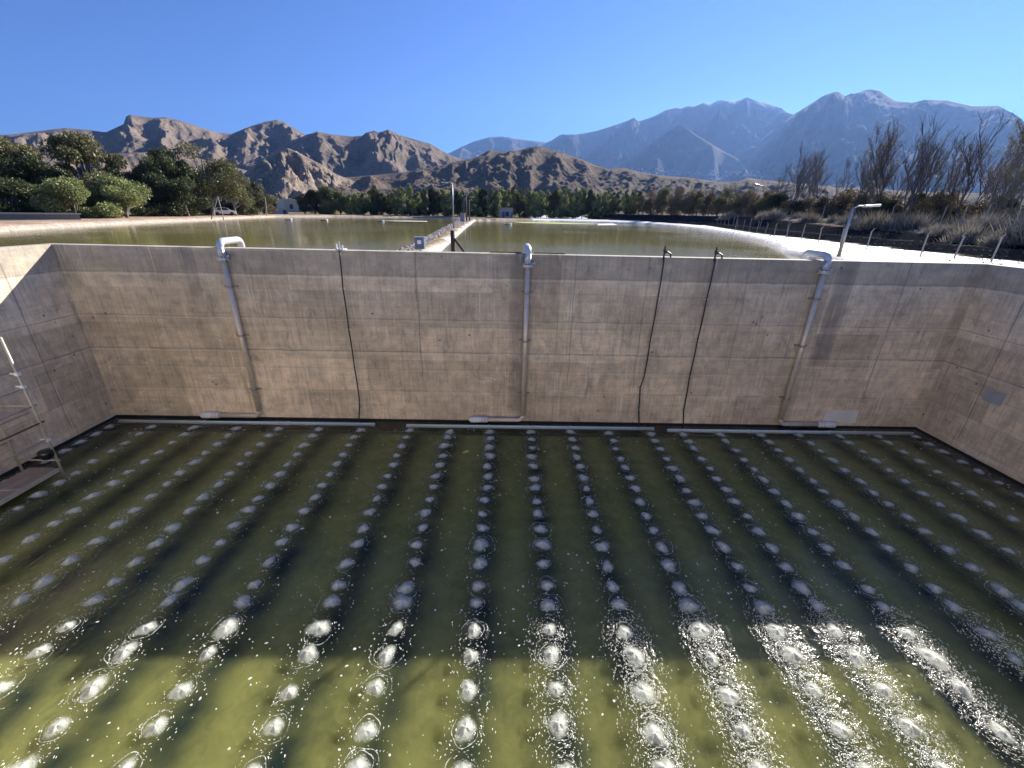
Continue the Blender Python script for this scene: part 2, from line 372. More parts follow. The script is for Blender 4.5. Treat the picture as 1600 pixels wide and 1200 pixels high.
def plume_mesh(seed):
    r_ = random.Random(seed); n = 22; rings = [0, .04, .075, .11, .145, .18, .215, .26]
    ph = [r_.uniform(0, 6) for _ in range(4)]; V = []; A = []
    ex, ey = r_.uniform(.9, 1.08), r_.uniform(.95, 1.15)
    for i, rr in enumerate(rings):
        for q in range(n if i else 1):
            th = 2*PI*q/n; w_ = 1+.10*math.sin(2*th+ph[0])+.08*math.sin(3*th+ph[1])+.05*math.sin(5*th+ph[2])
            r = rr*w_
            V.append((r*math.cos(th)*ex, r*math.sin(th)*ey, .022+(.06*math.exp(-(rr/.11)**2)*(1+.9*(rr/.26)*math.sin(4*th+ph[3])) if i == 0 else .06*math.exp(-(rr/.11)**2)*(1+.9*(rr/.26)*math.sin(4*th+ph[3]))+r_.uniform(-.006, .006))))
            A.append(max(0, 1-(rr/.26)**1.3))
    Fs = [(0, 1+q, 1+(q+1) % n) for q in range(n)]
    for i in range(1, len(rings)-1):
        a, b = 1+(i-1)*n, 1+i*n
        Fs += [(a+q, b+q, b+(q+1) % n, a+(q+1) % n) for q in range(n)]
    return V, Fs, A
def ring_mesh(seed):
    r_ = random.Random(seed+90); V = []; Fs = []; A = []
    for q in range(r_.choice((1, 1, 2))):
        R_ = r_.uniform(.22, .29)+.09*q; w_ = r_.uniform(.010, .019); a0 = r_.uniform(0, 6.3); span = r_.uniform(1.6, 4.2); n = 26
        cx, cy_ = r_.gauss(0, .02), r_.gauss(0, .02); p1, p2 = r_.uniform(0, 6), r_.uniform(0, 6); base = len(V)
        for i in range(n+1):
            t = i/n; th = a0+span*t; rr = R_*(1+.07*math.sin(2*th+p1)+.05*math.sin(5*th+p2)); wd = w_*math.sin(PI*t)**.5*(1+.4*math.sin(7*th+p1))+.003
            for s_, z_, a_ in ((-1, .022, .15), (0, .034, 1), (1, .022, .15)):
                V.append((cx+(rr+s_*wd)*math.cos(th), cy_+(rr+s_*wd)*1.08*math.sin(th), z_)); A.append(a_)
        for i in range(n):
            for s_ in range(2):
                a = base+i*3+s_; Fs.append((a, a+1, a+4, a+3))
    return V, Fs, A
ORD = ['first', 'second', 'third', 'fourth', 'fifth', 'sixth', 'seventh', 'eighth', 'ninth', 'tenth', 'eleventh', 'twelfth', 'thirteenth', 'fourteenth', 'fifteenth', 'sixteenth', 'seventeenth', 'eighteenth', 'nineteenth', 'twentieth', 'twenty-first']
NV = 9; pv = []
for s_ in range(NV):
    V, Fs, A = plume_mesh(s_); o = mesh_obj('bubble_plume', V, Fs, M_FOAM, smooth=True); attr_f(o, 'foam', A)
    V, Fs, A = ring_mesh(s_); rg = mesh_obj('foam_glint_ring', V, Fs, M_RING, smooth=True); attr_f(rg, 'foam', A)
    pv.append((o.data, rg.data)); bpy.data.objects.remove(o); bpy.data.objects.remove(rg)
plumes.sort(key=lambda p: p[4])
rest = plumes[300:]
for q, (px, py, i, j, kk) in enumerate(plumes[:300]):
    v = rnd.randrange(NV); sc = rnd.choice((.78, .9, .9, .97, 1.08))*rnd.uniform(.95, 1.05)
    o = bpy.data.objects.new('bubble_plume', pv[v][0]); COL.objects.link(o)
    o.location = (px, py, rnd.uniform(-.004, .012)); o.scale = (sc, sc, sc*rnd.uniform(.8, 1.3)); o.rotation_euler = (0, 0, rnd.gauss(0, .35)+(PI if rnd.random() < .5 else 0))
    lab = '%s bubble plume from the far wall in the %s diffuser line from the left wall' % (ORD[j], ORD[i])
    tag(o, lab, 'bubble plume', 'air bubble plumes boiling up in lines across the tank')
    rg = bpy.data.objects.new('foam_glint_ring', pv[rnd.randrange(NV)][1]); COL.objects.link(rg); rg.parent = o
if rest:
    V = []; Fs = []; A = []
    for (px, py, i, j, kk) in rest:
        v_, f_, a_ = plume_mesh(rnd.randrange(999)); n = len(V)
        V += [(a+px, b+py, c_) for a, b, c_ in v_]; Fs += [tuple(t+n for t in f) for f in f_]; A += a_
    o = mesh_obj('bubble_plumes', V, Fs, M_FOAM, smooth=True); attr_f(o, 'foam', A)
    tag(o, 'faint bubble plumes farthest away along the foot of the far wall', 'bubble plumes', kind='stuff')
print('plumes', len(plumes))

# ---- foam flakes, modelled glint specks and leaf litter on the tank
V = []; Fs = []
def flake(x, y, s, el, a, z=.02):
    n = rnd.choice((5, 6, 7)); b = len(V)
    for q in range(n):
        t = 2*PI*q/n; r = s*rnd.uniform(.6, 1.2); u_, v_ = r*math.cos(t)*el, r*math.sin(t)
        V.append((x+u_*math.cos(a)-v_*math.sin(a), y+u_*math.sin(a)+v_*math.cos(a), z+rnd.uniform(0, .004)))
    V.append((x, y, z+.010)); Fs.extend([(b+q, b+(q+1) % n, b+n) for q in range(n)])
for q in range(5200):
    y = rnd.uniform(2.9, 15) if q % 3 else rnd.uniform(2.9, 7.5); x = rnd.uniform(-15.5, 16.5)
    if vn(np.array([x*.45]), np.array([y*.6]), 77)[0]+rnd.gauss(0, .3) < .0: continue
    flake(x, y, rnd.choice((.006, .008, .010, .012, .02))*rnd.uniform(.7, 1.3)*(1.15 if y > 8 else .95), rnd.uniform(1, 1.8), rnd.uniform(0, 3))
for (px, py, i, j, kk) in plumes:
    nb = 14 if py > 6.5 else int(60+430*sst(-1, 4, px)*sst(12, 9, px))  # dense pale specks around near plumes stand in for sun glitter
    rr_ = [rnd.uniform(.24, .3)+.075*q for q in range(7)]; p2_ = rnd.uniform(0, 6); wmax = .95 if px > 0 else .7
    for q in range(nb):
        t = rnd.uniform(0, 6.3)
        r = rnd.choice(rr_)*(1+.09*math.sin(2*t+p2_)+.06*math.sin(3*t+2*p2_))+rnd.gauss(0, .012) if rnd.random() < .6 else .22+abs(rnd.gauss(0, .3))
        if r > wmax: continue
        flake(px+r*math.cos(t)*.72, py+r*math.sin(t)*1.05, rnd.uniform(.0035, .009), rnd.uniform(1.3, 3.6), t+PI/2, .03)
tag(mesh_obj('foam_and_glints', V, Fs, simple('foam', (.74, .74, .66), .5, scale=20)), 'small white foam flakes and modelled sun glints over the dark tank water', 'foam', kind='stuff')
V = []; Fs = []
p = bz(728, 707); flake(p.x, p.y, .07, 1.5, .4, .03); flake(p.x-.07, p.y-.05, .04, 1.5, 1.4, .03)
tag(mesh_obj('floating_leaf', V, Fs, simple('yellow_leaf', (.62, .62, .12), .6)), 'yellow green leaf floating near the far wall left of the middle pipe', 'leaf')

# ---- header pipes just under the surface
m_hdr = simple('pvc_header', (.62, .72, .70), .4)
for (x0, x1, yy, nm) in ((-15.45, -5.29, 14.99, 'left'), (-4.0, 5.98, 14.92, 'middle'), (6.5, 16.48, 14.80, 'right')):
    e = empty('header_pipe', (0, 0, 0)); tag(e, '%s pale air header pipe lying in the water along the far wall' % nm, 'pipe', 'pale header pipes under the far wall')
    MB().tube([(x0, yy, -.035), (x1, yy, -.035)], .068, 12).build('pipe', m_hdr, e, True)
    for x in ():
        if x0 < x < x1: MB().tube([(x, yy+.01, -.06), (x, yy+.02, -.2), (x, yy+.02, -.4)], [.045, .04, .035], 8).build('branch', m_hdr, e, True)
    for t in (.33, .66): MB().tube([(x0+(x1-x0)*t-.03, yy, -.035), (x0+(x1-x0)*t+.03, yy, -.035)], .085, 12).build('coupling', m_hdr, e, True)

# ---------------------------------------------------------------- downpipes
m_alu = simple('galvanised_steel', (.68, .61, .50), .42, .3, var=.25, scale=5, bump=.05)
m_goose = simple('painted_gooseneck', (.55, .57, .60), .42, .2, var=.12, scale=6, bump=.04)
m_white = simple('white_hose', (.78, .78, .76), .5)
m_black = simple('black_rubber', (.02, .02, .022), .45)
m_rust = simple('rusty_iron', (.20, .09, .04), .85, var=.4, scale=15)
m_clamp = simple('rusty_clamp', (.38, .33, .28), .6, .4, var=.4, scale=12)
def downpipe(x, yw, zt, sgn, run, label):
    e = empty('air_pipe', (x, yw-.16, .2)); tag(e, label, 'pipe', 'large air pipes down the far wall')
    y = yw-.16; r = .088
    def P(*p): return (p[0]-x, p[1]-y, p[2]-.2)
    mb = MB().tube([P(x, y, zt-.34), P(x, y, .40)], r, 16)
    mb.tube([P(*q) for q in arc((x+sgn*.22, y, .40), (-sgn, 0, 0), (0, 0, -1), .22)]+[P(x+sgn*run, y, .18)], r*.98, 16)
    mb.build('downpipe', m_alu, e, True)
    g = [P(x, y, zt-.30), P(x, y, zt+.02)]+[P(*q) for q in arc((x, y+.2, zt+.0), (0, -1, 0), (0, 0, 1), .2)]
    g += [P(x, y+1.0, zt+.2)]+[P(*q) for q in arc((x, y+1.02, zt+.0), (0, 0, 1), (0, 1, 0), .2)]+[P(x, y+1.22, zt-.6)]
    MB().tube(g, .118, 18).build('gooseneck', m_goose, e, True)
    fl = MB().tube([P(x, y, zt-.40), P(x, y, zt-.365)], .19, 18); fl.tube([P(x, y, zt-.355), P(x, y, zt-.32)], .19, 18)
    fo = fl.build('flange', m_goose, e)
    b = MB()
    for q in range(8):
        t = q*PI/4; b.tube([P(x+.165*math.cos(t), y+.165*math.sin(t), zt-.43), P(x+.165*math.cos(t), y+.165*math.sin(t), zt-.29)], .014, 6)
    b.build('bolts', m_alu, fo)
    v = MB().tube([P(x+.14, y-.02, zt-.28), P(x+.26, y-.05, zt-.28)], .03, 8); v.tube([P(x+.24, y-.05, zt-.34), P(x+.24, y-.05, zt-.22)], .022, 8)
    v.build('valve', m_goose, e, True)
    for zz in (zt*.8, zt*.53, zt*.2):
        c = MB().tube([P(x, y, zz-.04), P(x, y, zz+.04)], r+.022, 16); c.box(P(x, y+.1, zz), (.46, .07, .06)); c.build('bracket', m_clamp, e)
    xe = x+sgn*run
    MB().tube([P(xe-sgn*.32, y, .18), P(xe, y, .18), P(xe+sgn*.1, y, .18), P(xe+sgn*.36, y, .17), P(xe+sgn*.44, y, .16)], [.115, .118, .128, .12, .05], 16).build('outlet', m_white, e, True)
    for t in (.12, .0):
        MB().tube([P(xe-sgn*(.1+t), y, .18), P(xe-sgn*(.1+t)-.03, y, .18)], .135, 14).build('clamp', m_alu, e, True)
    return e
downpipe(-9.95, CL.y, 6.66, -1, 1.95, 'left air pipe with its white outlet pointing left along the waterline')
downpipe(.68, 15.29, 6.61, -1, 1.75, 'middle air pipe down the far wall beside a dark concrete strip')
downpipe(11.15, 15.24, 6.58, 1, 1.9, 'right air pipe whose white outlet points right along the waterline')
# dark battens lying on the wall top beside the middle pipe
tag(MB().box((-.1, 15.5, 6.655), (1.1, .05, .045), .02).box((1.45, 15.48, 6.65), (1.1, .05, .045), -.02).build('wooden_batten', simple('old_wood', (.12, .08, .055), .8)), 'thin dark wooden batten lying on the wall top under the middle pipe', 'batten')

# ---------------------------------------------------------------- hanging cables
def cable(pts, label, kind):
    P = [by(x, y, 15.13) for x, y in pts]; e = empty('hanging_cable', P[0]); tag(e, label, 'cable', 'thin black cables hanging down the far wall')
    o = P[0]
    pp = [Vector((p.x-o.x+rnd.gauss(0, .006), p.y-o.y, p.z-o.z)) for p in P]; q = []
    for a, b in zip(pp[:-1], pp[1:]):
        for t in range(5): q.append(a.lerp(b, t/5)+Vector((math.sin(t/5*PI)*.012, 0, 0)))
    q.append(pp[-1]); MB().tube(q, .026, 8).build('cable', m_black, e, True)
    for p_ in pp[1:-1]:
        MB().box(p_+Vector((0, .02, 0)), (.16, .05, .045)).build('clip', m_alu, e)
    if kind == 0:
        b = MB().box((0, .2, .02), (.26, .42, .04)).box((-.1, .05, .1), (.05, .06, .22)).box((.1, .05, .08), (.05, .06, .16)).tube([(0, .06, 0), (0, .06, .28)], .03, 8)
        b.build('bracket', m_goose, e)
    else:
        b = MB().tube([(0, .05, -.12), (0, .05, .36)], .032, 8).tube([(0, .06, .12), (.1, .02, .16), (.2, -.02, .1), (.21, -.03, -.02)], .028, 8).box((0, .05, .2), (.09, .09, .06))
        b.build('valve', m_black, e)
cable([(530, 391), (536, 450), (545, 515), (554, 575), (562, 628), (560, 662)], 'black cable hanging right of the left pipe, from a steel bracket', 0)
cable([(1038, 401), (1028, 466), (1016, 530), (1007, 586), (1000, 606), (998, 640), (998, 672)], 'bent black cable right of the middle pipe, left of the pair', 1)
cable([(1118, 403), (1104, 468), (1090, 532), (1078, 588), (1068, 642), (1067, 672)], 'straight black cable nearer the right pipe, right of the pair', 1)

# ---------------------------------------------------------------- scaffold
m_scaf = simple('scaffold_tube', (.50, .47, .38), .5, .3, var=.3, scale=8)
m_plank = simple('weathered_plank', (.34, .27, .22), .85, var=.35, scale=5)
def scaffold():
    fx, fy = bz(97, 735, .12).x, bz(97, 735, .12).y; ex = fx-1.25; ny_ = fy-2.6
    e = empty('scaffold', (fx, fy, .1)); tag(e, 'tubular scaffold with two plank decks standing in the water by the left wall', 'scaffold')
    def P(a, b, c_): return (a-fx, b-fy, c_-.1)
    ztop = by(2, 535, fy).z
    for (a, b, top) in ((fx, fy, ztop+.15), (ex, fy, 3.2), (fx, ny_, 3.2), (ex, ny_, 3.2)):
        MB().tube([P(a, b, -.3), P(a, b, top)], .033, 10).build('post', m_scaf, e, True)
    zs = [by(37, 607, fy).z, by(50, 635, fy).z, by(60, 661, fy).z, by(72, 686, fy).z]
    for i, z in enumerate(zs):
        MB().tube([P(fx, fy+.12, z), P(fx, ny_-.1, z)], .026, 8).build('rail', m_rust if i == 2 else m_scaf, e, True)
        if i in (1, 3): MB().tube([P(ex, fy+.12, z-.12), P(ex, ny_-.1, z-.12)], .026, 8).build('rail', m_scaf, e, True)
    for b in (fy, ny_):
        for z in (.5, zs[1]): MB().tube([P(fx+.08, b, z), P(ex-.08, b, z)], .024, 8).build('ledger', m_scaf, e, True)
    MB().tube([P(fx+.05, fy-1.2, .28), P(ex-.4, ny_+.2, .9)], .024, 8).build('brace', m_scaf, e, True)
    for z, y0, y1 in ((.16, fy+.05, ny_-.3), (zs[1]-.16, fy-.1, ny_)):
        for q in range(3):
            MB().box(P(fx-.22-q*.34, (y0+y1)/2, z), (.32, abs(y0-y1), .045)).build('plank', m_plank, e, bevel=.006)
    MB().box(P(fx-.02, (fy+ny_)/2-.1, .19), (.03, 2.7, .13)).build('toe_board', m_scaf, e)
    for z in (zs[0]+.45, zs[0]+.05, zs[3]-.02):
        c_ = MB().box(P(fx, fy, z), (.12, .1, .1)).tube([P(fx-.05, fy, z), P(fx-.16, fy-.04, z+.03)], .03, 8); c_.build('coupler', m_white, e, bevel=.01)
    return fx, fy
SFX, SFY = scaffold()
p = by(72, 709, SFY-.1)
e = empty('work_lamp', (p.x, p.y, p.z)); tag(e, 'small glossy black bowl shaped lamp hanging on the scaffold post', 'lamp')
prof = [(.0, -.19), (.10, -.18), (.16, -.12), (.185, 0), (.185, .09), (.15, .12), (0, .13)]
V = [(r*math.cos(t*PI/10), r*math.sin(t*PI/10), z) for r, z in prof for t in range(20)]
mesh_obj('housing', V, [(i*20+t, i*20+(t+1) % 20, (i+1)*20+(t+1) % 20, (i+1)*20+t) for i in range(6) for t in range(20)], simple('glossy_black', (.012, .012, .014), .18), e, True)
MB().box((.03, -.14, .05), (.16, .02, .06), 0, .5).build('highlight_plate', m_white, e)  # white plate stands in for the highlight on the black bowl

# ---------------------------------------------------------------- ponds and ground
ZP = 5.8
ptxy = lambda px, z=ZP: [tuple(bz(x, y, z))[:2] for x, y in px]
PONDL = [(-5.6, 17.5)]+ptxy([(640, 391), (680, 366), (700, 354), (720, 344), (700, 341), (620, 340), (520, 339), (430, 339), (380, 341), (330, 343.5), (250, 347), (150, 352), (80, 356), (0, 362)])+[(-40, 27), (-37, 17.5)]
PONDR = [(-4.2, 17.5)]+ptxy([(690, 393), (712, 372), (730, 355), (743, 345), (800, 345.5), (870, 346.5), (935, 348), (1000, 350), (1050, 354), (1100, 360), (1150, 369), (1190, 379), (1213, 388), (1222, 396)])+[(17.2, 21), (12, 17.5)]
BANK = [tuple(bz(x, y, 6.2))[:2] for x, y in ((930, 343), (1000, 346), (1100, 353), (1200, 368), (1300, 379.5), (1400, 391), (1500, 402), (1600, 413), (1750, 432))]
BANK = BANK+[(60, 6), (400, 0), (2200, 700), (1200, 2600), (500, 2600), (120, 600), (30, 190)]
def grow(a, b, st, f=1.18):
    o = [a]
    while abs(o[-1]) < abs(b): o.append(o[-1]+st); st *= f
    return o
gx = sorted(set(np.round(np.arange(-64, 60, .45), 3).tolist()+[-v for v in grow(64, 7200, .6)]+grow(60, 7200, .6)))
gy = sorted(set(np.round(np.arange(13.6, 60, .4), 3).tolist()+np.round(np.arange(60, 150, .9), 3).tolist()+grow(150, 7400, 1.2)+[-v+13 for v in grow(1, 1200, 1)]))
gx = sorted(set(gx+[XL-TH/2, XR+TH/2])); gy = sorted(set(gy+[CL.y+TH/2, YN-TH/2]))
GX, GY = np.meshgrid(gx, gy)
dl, dr = sdf(PONDL, GX, GY), sdf(PONDR, GX, GY); d = np.minimum(dl, dr); bk = -sdf(BANK, GX, GY)
gz = 6.25+np.minimum(.0, 0*GX)
gz = np.where(d > 0, 5.8+.34*sst(0, .5, d)+.12*sst(.4, 2.5, d), 5.8+.8*d); gz = np.maximum(gz, 5.0)
gz += np.where(d > .2, .035*fbm(GX*.9, GY*.9, 4, 3), 0)
gz += np.where(bk > 0, .45*sst(.2, 1.6, bk)-.18*sst(1.7, 2.6, bk)+(.55+.75*sst(28, 75, GY))*sst(2.6, 5.2, bk)+.10*fbm(GX*.5, GY*.5, 4, 21)*sst(3, 6, bk), 0)
far = sst(200, 1500, np.hypot(GX, GY)); gz += far*(-1)+ .05*sst(40, 120, d)*fbm(GX*.05, GY*.05, 3, 5)*20*(1-far)
# colours of the ground itself
def lerp(a, b, t): return a*(1-t[..., None])+b*t[..., None]
n1 = fbm(GX*.35, GY*.35, 5, 31); n2 = fbm(GX*1.5, GY*1.5, 4, 32)
C = np.zeros(GX.shape+(3,))+np.array((.36, .25, .18))
C = lerp(C, np.array((.46, .35, .26)), sst(-.2, .3, n1))
C = lerp(C, np.array((.46, .41, .35)), sst(.75, .35, d)*(.75+.25*sst(-.1, .1, n2)))
berm = (GX > -16) & (GX < -3) & (np.abs(d) < 4) & (GY > 17) & (GY < 128)
C = np.where((berm & (d > .35))[..., None], lerp(np.zeros_like(C)+np.array((.22, .15, .11)), np.array((.34, .30, .10)), sst(.0, .2, n2)*sst(60, 30, GY)), C)
C = np.where((berm & (d > 0) & (d <= .42))[..., None], np.array((.66, .62, .58))*(1+.25*n2[..., None]), C)
veg = sst(3.5, 7, d)*(GX < 0)+sst(3, 8, d)*(GX >= 0)*(GY > 100); veg = np.clip(veg, 0, 1)
C = lerp(C, np.array((.10, .11, .045)), veg*sst(-.35, .2, n1))
wb = (GX > 6)*(bk < .15)*sst(0, .25, d); C = lerp(C, np.array((.72, .68, .62))+.08*n2[..., None], np.clip(wb*sst(-.75, -.25, n1+.3*n2), 0, 1))
liner = sst(0, .3, bk)*sst(6.2, 4.9, bk+.8*n2)
C = lerp(C, np.array((.018, .019, .022)), liner); C = lerp(C, np.array((.22, .20, .17)), np.exp(-((bk-2.0+.2*n1)/.22)**2)*.8*(bk > 0))
dry = sst(5.2, 7, bk); C = lerp(C, np.array((.19, .15, .10)), dry)
C = lerp(C, np.array((.12, .12, .06)), sst(130, 300, np.hypot(GX, GY)))
gloss = np.clip(wb*.8, 0, 1)*(1-liner)
idx = np.arange(GX.size).reshape(GX.shape)
Q = np.stack([idx[:-1, :-1], idx[:-1, 1:], idx[1:, 1:], idx[1:, :-1]], -1)
cx = (GX[:-1, :-1]+GX[:-1, 1:])/2; cyy = (GY[:-1, :-1]+GY[1:, :-1])/2
keep = ~((cx > XL-TH/2) & (cx < XR+TH/2) & (cyy > YN-TH/2) & (cyy < CL.y+TH/2)); Q = Q[keep]
k = NT('ground_soil'); g = k.n('NewGeometry').outputs['Position']
a = k.n('Attribute', attribute_name='soil').outputs['Color']; gs = k.n('Attribute', attribute_name='gloss').outputs['Fac']
f1 = k.noise(g, 3.1, 6, .7); f2 = k.noise(g, 14, 4, .7)
c = k.mix(1., a, k.ramp(f1, [(.3, .62), (.65, 1.3)]), 'MULTIPLY'); c = k.mix(.6, c, k.mix(1., c, k.ramp(f2, [(.3, .5), (.65, 1.4)]), 'MULTIPLY'))
k.l(c, k.b.inputs['Base Color']); k.l(k.math('SUBTRACT', .95, k.math('MULTIPLY', gs, .5)), k.b.inputs['Roughness']); k.l(k.math('MULTIPLY', gs, .7), k.b.inputs['Specular IOR Level'])
k.l(k.bump(k.math('ADD', f1, f2), .6, .08), k.b.inputs['Normal'])
gr = fast_mesh('ground', np.stack([GX.ravel(), GY.ravel(), gz.ravel()], 1), Q, k.m); attr_col(gr, 'soil', C.reshape(-1, 3)); attr_f(gr, 'gloss', gloss.ravel())
tag(gr, kind='structure')
def ground_z(x, y):
    i = min(max(np.searchsorted(gx, x), 0), len(gx)-1); j = min(max(np.searchsorted(gy, y), 0), len(gy)-1); return float(gz[j, i])
k = NT('pond_water'); g = k.n('NewGeometry').outputs['Position']
c = k.mix(k.noise(g, .12, 4), (.19, .175, .055), (.25, .22, .09)); k.l(c, k.b.inputs['Base Color'])
k.b.inputs['Roughness'].default_value = .07; k.b.inputs['IOR'].default_value = 1.33
bn = k.bump(k.math('ADD', k.noise(k.scaled(g, (1, 1, 1)), 1.6, 3, .5), k.math('MULTIPLY', k.noise(g, 6, 3, .6), k.ramp(k.noise(g, .05, 2), [(.45, .1), (.6, .9)]))), .22, .05); k.l(bn, k.b.inputs['Normal'])
for x0, x1, y0, y1 in ((-75, -8.0, 16.5, 135), (-7.999, 60, 16.5, 135)):
    tag(mesh_obj('water', [(x0, y0, ZP), (x1, y0, ZP), (x1, y1, ZP), (x0, y1, ZP)], [(0, 1, 2, 3)], k.m), kind='structure')
# floating algae mat and scum rafts
m_algae = simple('algae', (.36, .42, .10), .9, scale=2, var=.3); m_scum = simple('scum', (.62, .60, .52), .9, scale=2)
def raft(px, name, mat, label, cat):
    P = []
    for i, (x, y) in enumerate(px): P.append(bz(x, y, ZP+.02))
    n = len(P); V = [tuple(p) for p in P]+[(p.x, p.y, ZP-.05) for p in P]
    o = mesh_obj(name, V, [tuple(range(n))]+[(i, n+i, n+(i+1) % n, (i+1) % n) for i in range(n)], mat); return tag(o, label, cat)
raft([(800, 346.5), (860, 347.5), (925, 349.5), (930, 350.5), (880, 350), (815, 348.2)], 'algae_mat', m_algae, 'yellow green algae mat along the far shore of the right pond', 'algae')
raft([(595, 344.6), (640, 344.8), (668, 345.4), (664, 346.2), (620, 345.6)], 'scum_raft', m_scum, 'pale floating scum streak far out on the left pond', 'scum')
raft([(933, 349.5), (958, 349), (965, 351.5), (935, 352)], 'scum_raft', m_scum, 'pale floating raft at the right end of the algae mat', 'scum')

for x, y, lab in ((454, 343.5, 'leftmost white float far out on the left pond'), (510, 344.5, 'white float on the left pond below the big rounded tree'), (598, 346, 'white float on the left pond beside the scum streak'), (797, 351, 'white float on the right pond below the pump house')):
    b = bz(x, y, ZP); e = empty('pond_float', (b.x, b.y, ZP)); e.scale = (.6, .6, .6); tag(e, lab, 'float', 'white floats on the ponds')
    pr_ = [(0, -.1), (.4, -.1), (.5, .1), (.42, .3), (.15, .42), (.0, .44)]
    V = [(rr_*math.cos(t*PI/7), rr_*math.sin(t*PI/7), z) for rr_, z in pr_ for t in range(14)]
    mesh_obj('hull', V, [(i*14+t, i*14+(t+1) % 14, (i+1)*14+(t+1) % 14, (i+1)*14+t) for i in range(5) for t in range(14)], m_white, e, True)
    MB().tube([(-.4, 0, .05), (-1.8, .1, .04)], .07, 6).build('hose', m_black, e)

# ---------------------------------------------------------------- mountains
def mtn_mat(name, lit, dark, rock, rk=.5, snow=None):
    k = NT(name); g = k.n('NewGeometry').outputs['Position']; sc = k.scaled(g, (.01, .01, .01))
    n1 = k.noise(sc, 1.2, 8, .65); n2 = k.noise(sc, 9, 8, .72); n3 = k.noise(sc, 40, 4, .7)
    c = k.mix(k.ramp(n1, [(.35, 0.), (.65, 1.)]), dark, lit)  # noise mixes darker and paler ground tones
    c = k.mix(k.math('MULTIPLY', k.ramp(n2, [(.5, 0.), (.62, 1.)]), rk), c, rock)
    c = k.mix(.8, c, k.mix(1., c, k.ramp(n3, [(.35, .45), (.6, 1.35)]), 'MULTIPLY'))
    if snow:
        s = k.n('SeparateXYZ'); k.l(g, s.inputs[0])
        f = k.math('MULTIPLY', k.ramp(k.math('DIVIDE', s.outputs[2], snow), [(.70, 0.), (.92, 1.)]), k.ramp(n2, [(.42, 0.), (.50, 1.)]))
        c = k.mix(f, c, (.8, .82, .85))
    k.l(c, k.b.inputs['Base Color']); k.b.inputs['Roughness'].default_value = 1; k.b.inputs['Specular IOR Level'].default_value = .1
    k.l(k.bump(k.math('ADD', n2, k.math('MULTIPLY', n3, .4)), .45, 10), k.b.inputs['Normal'])
    return k.m
def mountain(pts, dist, front, mat, seed, rough=.3, na=300, nr=110, back=.5, spur=1.0, scale=None):
    dirs = [ray(x, y) for x, y in pts]; az = np.array([math.atan2(d.x, d.y) for d in dirs]); te = np.array([d.z/math.hypot(d.x, d.y) for d in dirs])
    A = np.linspace(az[0], az[-1], na); T = np.interp(A, az, te); hc = CH+dist*T
    fl = np.minimum(1, np.minimum(A-A[0], A[-1]-A)/((A[-1]-A[0])*.03)+0.0)
    base = 4.0; scale = scale or dist*.11
    t = np.concatenate([np.linspace(-1, 0, nr), np.linspace(0, 1, nr//3)[1:]])
    Tt, AA = np.meshgrid(t, A, indexing='ij'); H_ = np.broadcast_to(hc, Tt.shape)-base
    jag = ridged(A*55, A*0+seed, 3, seed)*.0
    rr = dist + np.where(Tt < 0, Tt*front, Tt*front*back)
    x, y = rr*np.sin(AA), rr*np.cos(AA)
    wx = x+scale*.35*fbm(x/scale, y/scale, 3, seed+50); wy = y+scale*.35*fbm(x/scale+9, y/scale, 3, seed+60)
    sp_ = ridged(wx/scale, wy/scale, 7, seed, .5)              # 0..1 ridges
    s2 = ridged(AA*dist/scale*1.1+.3*fbm(x/scale, y/scale, 3, seed+3), Tt*.55, 4, seed+7)
    pr = (1-np.abs(Tt))
    prof = .35*pr+.65*pr**1.8
    env = np.clip(np.abs(Tt)*4, 0, 1)*sst(0, .35, pr)
    h_ = H_*(prof*(1+spur*.55*(s2-.45)*env)+rough*(sp_-.42)*env)
    h_ += .02*scale*(ridged(x/scale*5, y/scale*5, 4, seed+71)-.4)*env*2+.012*dist*.25*fbm(x/scale*6, y/scale*6, 3, seed+5)*env*rough
    lim = (hc-CH)/dist*.985     # keep spurs below the skyline
    h_ = np.minimum(h_+base, CH+np.broadcast_to(lim, Tt.shape)*rr+np.where(np.abs(Tt) < .03, 1e3, 0))
    h_ = np.maximum(h_, 3.0+0*h_)
    idx = np.arange(x.size).reshape(x.shape); Q = np.stack([idx[:-1, :-1], idx[1:, :-1], idx[1:, 1:], idx[:-1, 1:]], -1).reshape(-1, 4)
    return tag(fast_mesh('mountain', np.stack([x.ravel(), y.ravel(), h_.ravel()], 1), Q, mat), kind='structure')
m_brown = mtn_mat('brown_hill', (.24, .185, .145), (.13, .108, .09), (.30, .24, .18), .35)
m_rocky = mtn_mat('rocky_hill', (.29, .225, .165), (.16, .125, .095), (.40, .33, .26), .7)
m_dark = mtn_mat('dark_hill', (.17, .125, .09), (.09, .072, .055), (.22, .17, .13), .3)
m_far = mtn_mat('far_mountain', (.085, .068, .055), (.05, .043, .038), (.13, .10, .085), .3)
m_snow = mtn_mat('snowy_mountain', (.085, .068, .055), (.05, .043, .038), (.13, .10, .085), .3, 1480)
mountain([(-140, 215), (-60, 212), (20, 210), (75, 203), (100, 200), (140, 203), (165, 207), (180, 200), (193, 194), (197, 182), (204, 179), (213, 181), (240, 184), (258, 183), (280, 189), (300, 195), (340, 207), (362, 209), (395, 196), (415, 190), (432, 187), (445, 191), (470, 208), (520, 225), (600, 250)], 1750, 900, m_brown, 3, .17, 640, 170)
mountain([(380, 275), (430, 234), (455, 219), (480, 211), (495, 205), (503, 207), (520, 210), (550, 213), (566, 212), (572, 207), (585, 204), (592, 207), (607, 202), (625, 211), (650, 219), (672, 224), (690, 235), (705, 243), (720, 248), (760, 262), (820, 280)], 1350, 620, m_brown, 12, .17, 480, 170)
